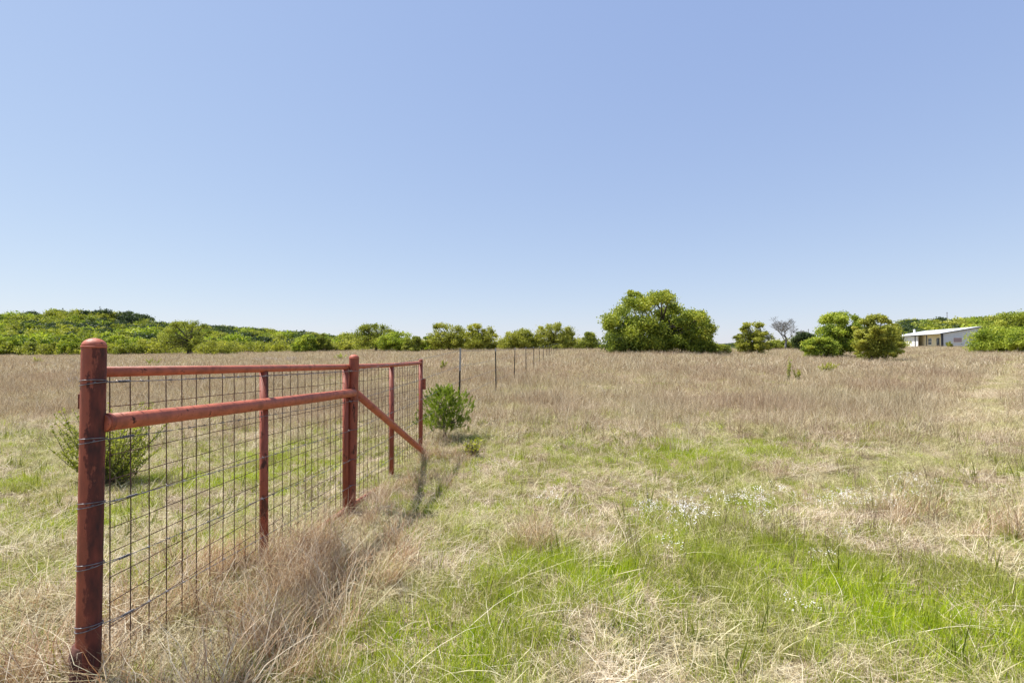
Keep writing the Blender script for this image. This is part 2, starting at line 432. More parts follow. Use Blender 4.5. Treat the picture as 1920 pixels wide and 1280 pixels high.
def build_pipe_fence():
    V = 1060
    root = empty('pipe_fence', (AX + .02, AY + .12, 0)); o = Vector((AX + .02, AY + .12, 0))
    tag(root, 'red pipe fence panel filled with square wire mesh behind the barbed wire', 'pipe fence')
    def P(px, py, dz=0.0):
        Yd = ZA * (V - 177) / (V - px) + .02; return at(px, py, Yd) - o
    pr = [(201, 697), (495, 691), (648, 687.5), (734, 684.5), (789, 680)]
    br = [(201, 1300), (495, 1066), (648, 955), (734, 899), (789, 862)]
    tops = [P(*p) for p in pr]; bots = [P(*p) for p in br]
    tops[0] = P(185, 697.2); bots[0] = P(185, 1312)
    mb = MB(); mb.tube(tops, .0235, 16); mb.build('top_rail', M['rail'], root)
    mb = MB(); mb.tube([b + Vector((0, 0, .0)) for b in bots], .022, 12); mb.build('bottom_rail', M['post'], root)
    for i in (1, 2, 3, 4):
        t = tops[i].copy(); b = bots[i].copy(); b.z -= .15
        t = t - Vector((0, 0, .02)) if i < 4 else t + Vector((0, 0, .035))
        mb = MB(); mb.tube([b, b.lerp(t, .5), t], .027 if i < 4 else .028, 16); po = mb.build('post', M['post'], root)
        if i == 4:
            mb = MB(); u = Vector((0, 0, 1)); ps = [t + u * math.sin(k / 6 * 1.57) * .02 for k in range(7)]; mb.tube(ps, [max(.002, .031 * math.cos(k / 6 * 1.57)) for k in range(7)], 16); mb.build('post_cap', M['rail'], po)
            mb = MB(); mb.box(t + Vector((.045, .0, -.33)), (.05, .014, .15)); mb.build('hinge_plate', M['post'], po, False, .003)
    # plate on the hidden side of the corner
    mb = MB(); mb.box(at(158, 752, AY + .07) - o, (.05, .012, .066)); mb.build('hinge_plate', M['post'], root, False, .003)
    # welded mesh, one panel per bay
    rng = random.Random(3)
    for s in range(4):
        mb = MB(); p0, p1 = tops[s], tops[s + 1]; q0, q1 = bots[s], bots[s + 1]
        if s == 0: p0 = p0 + (p1 - p0).normalized() * .035; q0 = q0 + (q1 - q0).normalized() * .035
        Ln = (Vector((p1.x, p1.y, 0)) - Vector((p0.x, p0.y, 0))).length
        n = max(2, round(Ln / .1016)); back = Vector((-.008, .03, 0))
        H = 13
        for i in range(n + 1):
            if i == n and s < 3: continue
            t = i / n; a = p0.lerp(p1, t) + back; b = q0.lerp(q1, t) + back
            w1 = rng.uniform(-.004, .004)
            mb.tube([a, a.lerp(b, .5) + Vector((w1, .004, 0)), b], .0026, 5, cap=False)
        for h in range(H):
            f = (h + .45) / H
            pp = []
            for i in range(n + 1):
                t = i / n; a = p0.lerp(p1, t) + back; b = q0.lerp(q1, t) + back
                pp.append(a.lerp(b, f) + Vector((0, -.004, rng.uniform(-.002, .002))))
            mb.tube(pp, .0021, 5, cap=False)
        mb.build('mesh_panel', M['wire_rust'], root)
build_pipe_fence()

# ------------------------------------------------------------------ foliage builders
def leaves(rng, lobes, per, size, flat=.35, shell=.45, droop=0.0):
    """lobes: array (cx,cy,cz,rx,ry,rz,v); returns verts, quads, rnd per face"""
    Vs = []; rn = []
    for (cx, cy, cz, rx, ry, rz, lv) in lobes:
        n = int(per * rng.uniform(.8, 1.2))
        d = rng.normal(size=(n, 3)); d /= np.linalg.norm(d, axis=1)[:, None]
        rr = 1 - shell * rng.random(n) ** 1.3
        sp_ = rng.random(n) < .2; rr = np.where(sp_, 1 + rng.random(n) ** 1.5 * .6, rr)
        bump = 1 + .22 * (fbm(d[:, 0] * 3 + cx, d[:, 1] * 3 + d[:, 2] * 2.3, 3, 2) - .5)
        c = d * rr[:, None] * bump[:, None] * np.array([rx, ry, rz]) + np.array([cx, cy, cz])
        nrm = d * flat + rng.normal(size=(n, 3)) * .6; nrm /= np.linalg.norm(nrm, axis=1)[:, None]
        a = np.cross(nrm, rng.normal(size=(n, 3))); a /= np.linalg.norm(a, axis=1)[:, None] + 1e-9; b = np.cross(nrm, a)
        s = size * rng.uniform(.5, 1.3, n)
        a *= s[:, None]; b *= (s * rng.uniform(.4, .75, n))[:, None]
        q = np.stack([c - a, c - b * .9 + a * .1, c + a, c + b + nrm * (s * .25)[:, None]], 1)
        Vs.append(q.reshape(-1, 3)); rn.append(np.clip(lv + rng.normal(size=n) * .16, 0, 1))
    Vv = np.concatenate(Vs); rn = np.concatenate(rn).astype(np.float32)
    return Vv, np.arange(len(Vv)).reshape(-1, 4), rn

LEAF = {
 'bright': leafmat('bright_green_leaves', [(0, (.06, .09, .018)), (.35, (.20, .27, .035)), (.65, (.39, .45, .055)), (1, (.55, .56, .10))], .4),
 'yellow': leafmat('yellow_green_leaves', [(0, (.08, .095, .02)), (.35, (.24, .26, .04)), (.7, (.41, .41, .07)), (1, (.54, .51, .11))], .38),
 'olive':  leafmat('olive_green_leaves', [(0, (.08, .10, .022)), (.45, (.22, .25, .04)), (.8, (.36, .38, .07)), (1, (.46, .44, .10))], .42),
 'dark':   leafmat('dark_green_leaves', [(0, (.025, .042, .022)), (.5, (.06, .09, .035)), (1, (.14, .18, .05))], .3),
 'oak':    leafmat('live_oak_leaves', [(0, (.045, .07, .014)), (.35, (.16, .21, .025)), (.62, (.33, .375, .048)), (1, (.48, .47, .08))], .3),
 'cedar':  leafmat('juniper_leaves', [(0, (.06, .10, .012)), (.5, (.20, .28, .025)), (1, (.42, .50, .06))], .3),
}
def tree(name, label, cat, cx, hw, ytop, ybase, Y, mat, seed, lobes=16, per=500, leaf=.16, group=None, lobe_r=(.24, .40), skirt=.12, trunk_r=None, depth=.8, shape='dome', stems=1, shell=.6, bark='bark', gaps=1.0):
    rng = np.random.default_rng(seed)
    s = Y / F; base = at(cx, ybase, Y); x0, y0 = base.x, Y
    g = gz(x0, y0); H = (ybase - ytop) * s; Wd = hw * s * 1.1
    zb = min(g, base.z); H = base.z + H - zb
    root = empty(name, (x0, y0, zb)); tag(root, label, cat, group)
    LB = []; lobes = int(lobes * 2.8); per = int(per * .62); leaf = leaf * .8; lobe_r = (lobe_r[0] * .55, lobe_r[1] * .62)
    for i in range(lobes):
        for _ in range(30):
            a = rng.uniform(0, 6.283); r = math.sqrt(rng.random()); zz = rng.uniform(min(skirt, .14) if rng.random() < .5 else skirt, .93)
            if shape == 'dome': lim = math.sqrt(max(0, 1 - ((zz - .35) / .65) ** 2)) if zz > .35 else 1 - .1 * (.35 - zz) / .35
            elif shape == 'cone': lim = 1.05 - zz * .85
            else: lim = math.sqrt(max(0, 1 - ((zz - .55) / .5) ** 2))
            if r <= 1 and lim > .1: break
        fr = rng.uniform(*lobe_r); rx = fr * Wd
        rz = min(rx * rng.uniform(.6, .85), H * .3)
        rad = max(0, lim * Wd - rx * .55)
        r = r ** .5
        z = min(zz * H, H - rz * 1.02)
        LB.append((math.cos(a) * r * rad, math.sin(a) * r * rad * depth, max(z, rz * .8), rx, rx, rz * rng.uniform(.8, 1.1), .55 + rng.uniform(-.25, .25)))
    LB.append((rng.uniform(-.2, .2) * Wd, 0, H - Wd * .14 if Wd * .14 < H * .3 else H * .8, Wd * .2, Wd * .2, min(Wd * .14, H * .2), .6))
    fill = []
    for i in range(10):
        zz = rng.uniform(.18, .62); fr = .34 if shape != 'cone' else .34 * (1.1 - zz)
        fill.append((rng.uniform(-.55, .55) * Wd * (1 if shape != 'cone' else 1 - zz), rng.uniform(-.4, .4) * Wd * depth, H * zz, Wd * fr, Wd * fr, min(H * .24, Wd * fr), .5 + rng.uniform(-.25, .2)))
    fv = leaves(rng, fill, per * 4.0 * gaps, leaf, shell=.95)
    Vv, Fq, rn = leaves(rng, LB, per, leaf, shell=shell)
    Vv = np.concatenate([Vv, fv[0]]); rn = np.concatenate([rn, fv[2]]); Fq = np.arange(len(Vv)).reshape(-1, 4)
    me = np_mesh(name + '_crown', Vv, Fq, [('rnd', 'FLOAT', 'FACE', rn)], [LEAF[mat]])
    link('crown', me, root)
    mb = MB(); tr = trunk_r or max(.05, Wd * .045)
    for k in range(stems):
        ox = rng.uniform(-.25, .25) * Wd * (stems > 1); oy = rng.uniform(-.1, .1) * Wd * (stems > 1)
        fork = Vector((ox * 1.4 + rng.uniform(-.08, .08) * Wd, oy, H * rng.uniform(.22, .34)))
        mb.tube([Vector((ox, oy, -.2)), Vector((ox, oy, .05)), fork * .5 + Vector((rng.uniform(-.05, .05) * Wd, 0, 0)), fork], [tr * 1.5, tr * 1.15, tr * .9, tr * .8], 8)
        for i, l in enumerate(LB):
            if i % stems != k or i > 40: continue
            c = Vector(l[:3]); mid = fork.lerp(c, .5) + Vector((rng.uniform(-.1, .1) * Wd, rng.uniform(-.1, .1) * Wd, rng.uniform(0, .08) * H))
            mb.tube([fork, mid, c, c + (c - fork).normalized() * l[3] * .6], [tr * .55, tr * .32, tr * .18, tr * .05], 6)
    mb.build('trunk', M[bark], root)
    return root

def bare_tree(name, label, cx, hw, ytop, ybase, Y, seed, mat='bark_pale', tr=.16):
    rng = random.Random(seed); s = Y / F; base = at(cx, ybase, Y); H = (ybase - ytop) * s; Wd = hw * s
    root = empty(name, (base.x, Y, base.z)); tag(root, label, 'tree')
    mb = MB(); tw = MB()
    def grow(p, d, L, r, lev):
        pts = [p]; q = p.copy(); dd = d.copy()
        for i in range(3):
            dd = (dd + Vector((rng.uniform(-.25, .25), rng.uniform(-.25, .25), rng.uniform(-.05, .12)))).normalized(); q = q + dd * L / 3; pts.append(q.copy())
        (mb if lev < 3 else tw).tube(pts, [r, r * .85, r * .72, r * .6], 6 if lev < 3 else 4)
        if lev < 6:
            for k in range(5 if lev == 0 else 3 if lev < 5 else 2):
                an_ = rng.uniform(0, 6.28); nd = (dd * .75 + Vector((math.cos(an_) * .8, math.sin(an_) * .8, rng.uniform(.0, .35)))).normalized()
                grow(pts[rng.choice([2, 3, 3])], nd, L * rng.uniform(.6, .8), max(r * .55, .018), lev + 1)
    grow(Vector((0, 0, -.2)), Vector((0, 0, 1)), H * .36, tr, 0)
    # fit into the outline seen in the photograph
    allv = mb.v + tw.v; mxz = max(v[2] for v in allv); mxx = sorted(abs(v[0]) for v in allv)[int(len(allv) * .97)]
    for b in (mb, tw): b.v = [(v[0] / mxx * Wd, v[1] / mxx * Wd, v[2] / mxz * H) for v in b.v]
    mb.build('trunk', M[mat], root); tw.build('twigs', M[mat], root)
    return root

# ------------------------------------------------------------------ big oak
def big_oak():
    rng = np.random.default_rng(12); Y = 58; s = Y / F; base = at(1238, 660, Y)
    root = empty('live_oak', tuple(base)); tag(root, 'largest broad live oak with domed crown reaching down to the grass, right of centre', 'tree')
    def W(px, py, dy=0): p = at(px, py, Y + dy) - base; p.y = dy; return p
    sp = [(1150,600,20),(1142,630,19),(1158,645,18),(1165,580,22),(1180,600,24),(1185,565,18),(1205,575,20),(1190,620,26),(1212,603,20),(1200,643,20),
          (1230,559,17),(1250,563,19),(1265,578,20),(1240,585,20),(1222,562,13),(1258,600,22),(1275,600,20),(1290,595,16),(1305,600,18),(1318,612,17),(1325,630,14),(1300,622,22),(1280,628,22),(1310,642,18),
          (1265,640,22),(1238,632,20),(1225,618,18),(1175,655,14),(1285,650,15),(1325,648,10),(1140,612,13),(1170,630,20),(1232,648,16),(1208,560,10),(1330,640,8),(1245,553,10),(1188,551,7),(1148,652,12),(1250,652,14),(1300,654,11),(1292,588,14),(1308,592,14),(1320,602,13),(1328,618,12),(1312,612,18),(1296,606,18)]
    LB = []
    for (px, py, r) in sp:
        for k in range(3):
            dy = rng.uniform(-.9, .9) * 5.2; rr = r * s * rng.uniform(.55, .85)
            c = W(px + rng.uniform(-7, 7), py + rng.uniform(-4, 5), dy)
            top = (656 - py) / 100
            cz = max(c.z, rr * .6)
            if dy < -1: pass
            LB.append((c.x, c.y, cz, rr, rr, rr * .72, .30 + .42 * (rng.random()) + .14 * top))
    for k in range(46):
        c = W(rng.uniform(1142, 1318), rng.uniform(612, 655), rng.uniform(-4.5, 3)); rr = rng.uniform(.8, 1.4)
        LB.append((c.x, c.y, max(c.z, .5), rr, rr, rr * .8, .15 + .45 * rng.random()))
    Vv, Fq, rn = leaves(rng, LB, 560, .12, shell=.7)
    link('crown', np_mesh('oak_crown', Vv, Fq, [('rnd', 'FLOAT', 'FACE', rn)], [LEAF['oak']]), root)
    mb = MB(); fk = Vector((0.1, 0, 1.6))
    mb.tube([Vector((0, 0, -.3)), Vector((.05, 0, .6)), fk], [.52, .42, .36], 12)
    mb.tube([Vector((-1.3, .5, -.3)), Vector((-1.5, .5, .9)), Vector((-2.4, .4, 2.2))], [.3, .24, .2], 10)
    for i, l in enumerate(LB[::3]):
        c = Vector(l[:3]); f = fk if c.x > -2.5 else Vector((-2.4, .4, 2.2))
        m1 = f.lerp(c, .35) + Vector((rng.uniform(-.4, .4), rng.uniform(-.4, .4), rng.uniform(-.1, .6))); m2 = f.lerp(c, .7) + Vector((rng.uniform(-.4, .4), 0, rng.uniform(-.2, .4)))
        mb.tube([f, m1, m2, c], [.2, .14, .09, .04], 7)
    mb.build('trunk', M['bark'], root)
big_oak()

# ------------------------------------------------------------------ trees of the field edge, each by itself
T = [
 # name, label, cat, cx, hw, ytop, ybase, Y, mat, seed, kwargs
 ('oak_tree','gnarled olive oak with crooked dark limbs at the left field edge','tree',352,47,600,666,92,'olive',31,dict(lobes=24,per=260,leaf=.15,lobe_r=(.16,.28),skirt=.3,trunk_r=.26,stems=2,gaps=.25)),
 ('shrub','yellow rounded shrub right beside the gnarled olive oak','shrub',410,38,638,667,88,'yellow',32,dict(lobes=12,per=350,leaf=.13,skirt=.05,stems=3)),
 ('oak_tree','smooth round bright green tree cut by the left edge of the picture','tree',12,25,631,669,100,'bright',33,dict(lobes=12,per=420,leaf=.17)),
 ('oak_tree','olive green tree just right of the round bright one at the left edge','tree',52,26,640,669,101,'olive',34,dict(lobes=12,per=380,leaf=.17)),
 ('shrub','light green shrub with a thin crown left of the corner post top','shrub',100,22,642,669,99,'yellow',35,dict(lobes=9,per=320,leaf=.15)),
 ('oak_tree','bright green upright tree directly left of the corner post cap','tree',133,19,626,669,98,'bright',36,dict(lobes=10,per=380,leaf=.16,shape='oval')),
 ('oak_tree','vivid green tree directly right of the corner post cap','tree',219,24,628,668,104,'bright',37,dict(lobes=12,per=380,leaf=.16)),
 ('shrub','brownish olive shrub between the vivid green tree and the gnarled oak','shrub',243,26,643,668,97,'olive',38,dict(lobes=10,per=340,leaf=.15)),
 ('oak_tree','yellow green tree just left of the gnarled olive oak','tree',283,26,634,667,100,'yellow',39,dict(lobes=12,per=360,leaf=.16)),
 ('shrub','low dark olive bush behind the yellow rounded shrub','shrub',470,28,640,664,104,'olive',40,dict(lobes=10,per=350,leaf=.16)),
 ('shrub','low bright bush in the gap right of the yellow rounded shrub','shrub',520,26,646,664,100,'yellow',41,dict(lobes=8,per=350,leaf=.16)),
 ('oak_tree','bright green bush with twin tops rising before the end of the hill','tree',572,24,627,663,92,'bright',42,dict(lobes=11,per=380,leaf=.15)),
 ('oak_tree','narrow green tree leaning on the twin topped bright bush','tree',607,15,625,662,94,'olive',43,dict(lobes=8,per=380,leaf=.15,shape='oval')),
 ('shrub','low yellow green shrub between the narrow tree and the tall feathery tree','shrub',640,24,641,661,96,'yellow',44,dict(lobes=9,per=350,leaf=.15)),
 ('oak_tree','tall feathery tree with a spiky top above the brace post','tree',705,44,607,660,86,'olive',45,dict(lobes=18,per=330,leaf=.14,lobe_r=(.16,.3),skirt=.2)),
 ('oak_tree','dense bright green tree overlapping the right side of the feathery tree','tree',745,38,622,659,80,'bright',46,dict(lobes=15,per=400,leaf=.14)),
 ('shrub','dark olive bush between the brace fence end and the first grey topped post','shrub',775,20,630,661,77,'olive',47,dict(lobes=9,per=380,leaf=.13)),
 ('oak_tree','ragged olive tree with sky showing through, left of the pair above the first steel post','tree',838,42,605,655,82,'yellow',48,dict(lobes=20,per=300,leaf=.14,lobe_r=(.16,.28),skirt=.2,stems=2,gaps=.6)),
 ('oak_tree','round yellow green tree, right one of the pair above the first steel post','tree',896,36,606,654,80,'yellow',49,dict(lobes=16,per=350,leaf=.14,lobe_r=(.18,.32))),
 ('shrub','small green bush left of the ragged olive tree','shrub',805,20,630,656,84,'bright',50,dict(lobes=9,per=350,leaf=.14)),
 ('oak_tree','yellowish low tree behind the middle steel posts','tree',972,34,615,652,88,'yellow',51,dict(lobes=14,per=380,leaf=.15)),
 ('oak_tree','broad green tree behind the far end of the steel posts','tree',1040,42,605,652,88,'yellow',52,dict(lobes=18,per=360,leaf=.15,lobe_r=(.18,.32))),
 ('shrub','small thin bush just left of the largest live oak','shrub',1104,28,622,651,90,'olive',53,dict(lobes=11,per=300,leaf=.14,shape='cone')),
 ('shrub','low bush at the foot of the right side of the largest live oak','shrub',1342,26,643,661,56,'olive',54,dict(lobes=10,per=350,leaf=.10)),
 ('oak_tree','small tree with a thin ragged top standing alone right of the largest live oak','tree',1410,34,603,659,62,'yellow',55,dict(lobes=17,per=300,leaf=.12,lobe_r=(.15,.3),stems=2)),
 ('oak_tree','rounded dark green tree behind the bare tree on its right side','tree',1508,22,621,652,95,'dark',56,dict(lobes=11,per=380,leaf=.16)),
 ('shrub','low grey green brush under the bare tree','shrub',1462,24,638,653,98,'olive',57,dict(lobes=9,per=330,leaf=.15)),
 ('oak_tree','tallest bright green tree of the clump left of the white house','tree',1577,45,584,668,52,'bright',58,dict(lobes=24,per=520,leaf=.12,lobe_r=(.2,.34),stems=3)),
 ('oak_tree','yellow green tree nearest the camera, right half of the clump left of the house','tree',1640,41,588,679,45,'yellow',59,dict(lobes=24,per=460,leaf=.10,lobe_r=(.18,.32),stems=3)),
 ('shrub','bright lime bush at the left foot of the clump left of the house','shrub',1538,32,632,667,50,'bright',60,dict(lobes=12,per=420,leaf=.10)),
 ('oak_tree','yellow green tree at the back of the clump, touching the house roof','tree',1670,18,600,655,70,'yellow',61,dict(lobes=11,per=380,leaf=.13)),
 ('shrub','broad vivid green bush hiding the right end of the house','shrub',1878,52,612,659,62,'bright',62,dict(lobes=20,per=520,leaf=.13,skirt=.03)),
 ('oak_tree','tall dark green tree rising at the right edge of the picture','tree',1902,48,583,657,76,'oak',63,dict(lobes=22,per=450,leaf=.15)),
 ('shrub','green bush cut by the right edge of the picture','shrub',1930,36,618,661,56,'bright',64,dict(lobes=12,per=500,leaf=.12)),
 ('shrub','tiny yellow bush standing in front of the blue grey end wall of the house','shrub',1780,6,640,652,99,'yellow',65,dict(lobes=5,per=160,leaf=.10)),
 ('shrub','low grey green bush beside the open left end of the house','shrub',1684,11,638,655,90,'olive',66,dict(lobes=7,per=200,leaf=.12)),
]
for (nm, lb, ct, cx, hw, yt, yb, Y, mt, sd_, kw) in T:
    tree(nm, lb, ct, cx, hw, yt, yb, Y, mt, sd_, **kw)
bare_tree('bare_tree', 'leafless grey tree with a wide twiggy crown, right of centre', 1473, 27, 593, 652, 92, 5)

# ------------------------------------------------------------------ hillside woods
def hillside():
    rng = np.random.default_rng(77)
    protos = []
    for k in range(9):
        LB = []
        nl = 7
        for i in range(nl):
            a = rng.uniform(0, 6.283); r = math.sqrt(rng.random()) * 3.2
            rr = rng.uniform(1.5, 2.6); LB.append((math.cos(a) * r, math.sin(a) * r, rng.uniform(2.6, 5.2) - r * .25, rr, rr, rr * .62, .5 + rng.uniform(-.25, .25)))
        Vv, Fq, rn = leaves(rng, LB, 130, .42, shell=.5)
        cm = ['bright', 'yellow', 'olive', 'dark', 'dark', 'olive', 'bright', 'dark', 'oak'][k]
        me = np_mesh('hill_crown', Vv, Fq, [('rnd', 'FLOAT', 'FACE', rn)], [LEAF[cm]])
        mb = MB(); mb.tube([(0, 0, -1), (.2, 0, 1.6), (0, .2, 3.4)], [.4, .3, .2], 6)
        tm = bpy.data.meshes.new('hill_trunk'); tm.from_pydata(mb.v, [], mb.f); tm.materials.append(M['bark'])
        protos.append((me, tm, cm))
    LBL = {'bright': 'bright green round tree among the woods covering the hillside', 'yellow': 'yellow green round tree among the woods covering the hillside',
           'olive': 'olive green round tree among the woods covering the hillside', 'dark': 'dark green juniper among the woods covering the hillside',
           'oak': 'deep green broad oak among the woods covering the hillside'}
    cand = []
    while len(cand) < 5000:
        Yd = rng.uniform(150, 445)
        if rng.random() < .74: px = rng.uniform(-60, 720)
        else: px = rng.uniform(1660, 1980)
        x = (px - 960) / F * Yd; cand.append((x, Yd, px))
    cand = np.array(cand); z = terrain(cand[:, 0], cand[:, 1]); elev = (z - EYE) / cand[:, 1]
    picked = []; rest = []
    for (x, y, px), zz, e in zip(cand, z, elev):
        if e < .0035: continue
        ok = True
        for q in picked:
            if (x - q[0]) ** 2 + ((y - q[1]) * .8) ** 2 < 7.6 ** 2: ok = False; break
        if ok: picked.append((x, y, zz, px))
    # the nearest and the skyline trees are objects, what is left behind them is one mass
    rng.shuffle(picked)
    picked.sort(key=lambda q: 0 if q[1] > 400 else 1)
    picked = np.array(picked)
    vis = picked[:290]; rest = picked[290:]
    for (x, y, zz, px) in vis:
        n = fbm(np.array([x * .02]), np.array([y * .02]), 4, 2)[0]
        p = [.10, .30, .10, .14, .12, .08, .06, .10, .05] if n < .5 else [.02, .12, .06, .28, .24, .06, .02, .2, .05]
        if y < 215: p = [.2, .26, .14, .06, .06, .12, .1, .04, .05]
        k = rng.choice(9, p=np.array(p) / sum(p)); me, tm, cm = protos[k]
        s = rng.uniform(.8, 1.5) * (1.15 if y > 400 and 0 < px < 270 else 1)
        r = link('oak_tree' if cm != 'dark' else 'juniper_tree', me); r.name = 'hillside_tree'
        r.location = (x, y, zz - .5); r.rotation_euler = (0, 0, rng.uniform(0, 6.28)); r.scale = (s * 1.15, s * 1.15, s)
        tag(r, LBL[cm], 'tree', 'trees covering the hillside, ' + cm)
        t = link('trunk', tm, r)
    # the rest as one object
    Vs = []; Fs = []; rs = []; mi = []; off = 0
    names = list(LEAF)
    for (x, y, zz, px) in rest:
        k = rng.integers(9); me, tm, cm = protos[k]
        n = len(me.vertices); co = np.empty(n * 3, np.float32); me.vertices.foreach_get('co', co); co = co.reshape(-1, 3) * rng.uniform(.8, 1.3)
        rr = np.empty(len(me.polygons), np.float32); me.attributes['rnd'].data.foreach_get('value', rr)
        Vs.append(co + np.array([x, y, zz - .5])); Fs.append(np.arange(n).reshape(-1, 4) + off); off += n; rs.append(rr); mi.append(np.full(len(rr), names.index(cm)))
    if len(Vs):
        me = np_mesh('hillside_woods', np.concatenate(Vs), np.concatenate(Fs), [('rnd', 'FLOAT', 'FACE', np.concatenate(rs))], [LEAF[n] for n in names], np.concatenate(mi))
        tag(link('hillside_woods', me), 'mixed green woods filling the gaps between trees on the far hillside', 'woods', kind='stuff')
    print('hill trees', len(vis), len(rest))
    # low far tree line along the horizon
    Vs = []; off = 0; rs = []
    for i in range(520):
        px = rng.uniform(-100, 2020); Yd = rng.uniform(600, 760); x = (px - 960) / F * Yd
        k = rng.integers(3, 9); me = protos[k][0]; n = len(me.vertices); co = np.empty(n * 3, np.float32); me.vertices.foreach_get('co', co); co = co.reshape(-1, 4, 3)[::3].reshape(-1, 3)
        rr = np.empty(len(me.polygons), np.float32); me.attributes['rnd'].data.foreach_get('value', rr); rr = rr[::3][:len(co) // 4]
        Vs.append(co * np.array([2.2, 2.2, .8]) * rng.uniform(.8, 1.2) + np.array([x, Yd, gz(x, Yd) + rng.uniform(-1, 1)])); rs.append(rr)
    Vv = np.concatenate(Vs)
    tag(link('distant_woods', np_mesh('distant_woods', Vv, np.arange(len(Vv)).reshape(-1, 4), [('rnd', 'FLOAT', 'FACE', np.concatenate(rs))], [LEAF['dark']])), 'thin dark line of woods along the horizon', 'woods', kind='stuff')
hillside()

def undergrowth():
    rng = np.random.default_rng(55); LB = []
    for i in range(900):
        px = rng.uniform(-80, 1120) if rng.random() < .86 else rng.uniform(1440, 1700)
        Yd = rng.uniform(96, 116) if px < 1100 else rng.uniform(100, 116); x = (px - 960) / F * Yd; rr = rng.uniform(.5, 1.1) * (1 + .6 * (rng.random() < .15))
        LB.append((x, Yd, gz(x, Yd) + rng.uniform(.3, 2.0), rr, rr, rr * .8, .5 + rng.uniform(-.3, .3)))
    Vv, Fq, rn = leaves(rng, LB, 90, .17, shell=.6)
    tag(link('undergrowth', np_mesh('undergrowth', Vv, Fq, [('rnd', 'FLOAT', 'FACE', rn)], [LEAF['yellow']])), 'low yellow green brush closing the field edge between the trees', 'brush', kind='stuff')
undergrowth()

# ------------------------------------------------------------------ poles far away
for (px, yt, yb, Y, lb) in ((187, 574, 600, 425, 'thin pale pole on top of the left hill'), (1776, 585, 610, 415, 'thin dark pole rising over the white house roof'), (1516, 616, 650, 150, 'thin pole behind the rounded tree right of the bare tree')):
    p = at(px, yt, Y); b = at(px, yb, Y); root = empty('utility_pole', tuple(b)); tag(root, lb, 'pole')
    mb = MB(); h = p.z - b.z; r = .22 * Y / 400; mb.tube([(0, 0, -2), (0, 0, h * .5), (0, 0, h)], [r, r * .9, r * .75], 8); mb.build('mast', M['bark_pale' if px < 500 else 'bark'], root)
    mb = MB(); mb.box((0, 0, h * .93), (r * 5, r * 1.1, r * 1.1)); mb.build('crossarm', M['bark'], root, False)

# ------------------------------------------------------------------ white metal house
def corrugated(name, col, scale, axis=0):
    m, nt, out = newmat(name); L = nt.links.new
    tc = N(nt, 'ShaderNodeTexCoord'); wv = N(nt, 'ShaderNodeTexWave', Scale=scale); wv.bands_direction = 'XYZ'[axis]
    L(tc.outputs['Object'], wv.inputs['Vector']); nz = N(nt, 'ShaderNodeTexNoise', Scale=1.5, Detail=4.0); L(tc.outputs['Object'], nz.inputs['Vector'])
    r = ramp(nt, [(.3, tuple(c * .9 for c in col)), (.7, col)], nz.outputs['Fac'])
    p = N(nt, 'ShaderNodeBsdfPrincipled', Roughness=.5); L(r.outputs['Color'], p.inputs['Base Color'])
    b = N(nt, 'ShaderNodeBump', Strength=.5, Distance=.03); L(wv.outputs['Fac'], b.inputs['Height']); L(b.outputs[0], p.inputs['Normal']); L(p.outputs[0], out.inputs['Surface'])
    return m
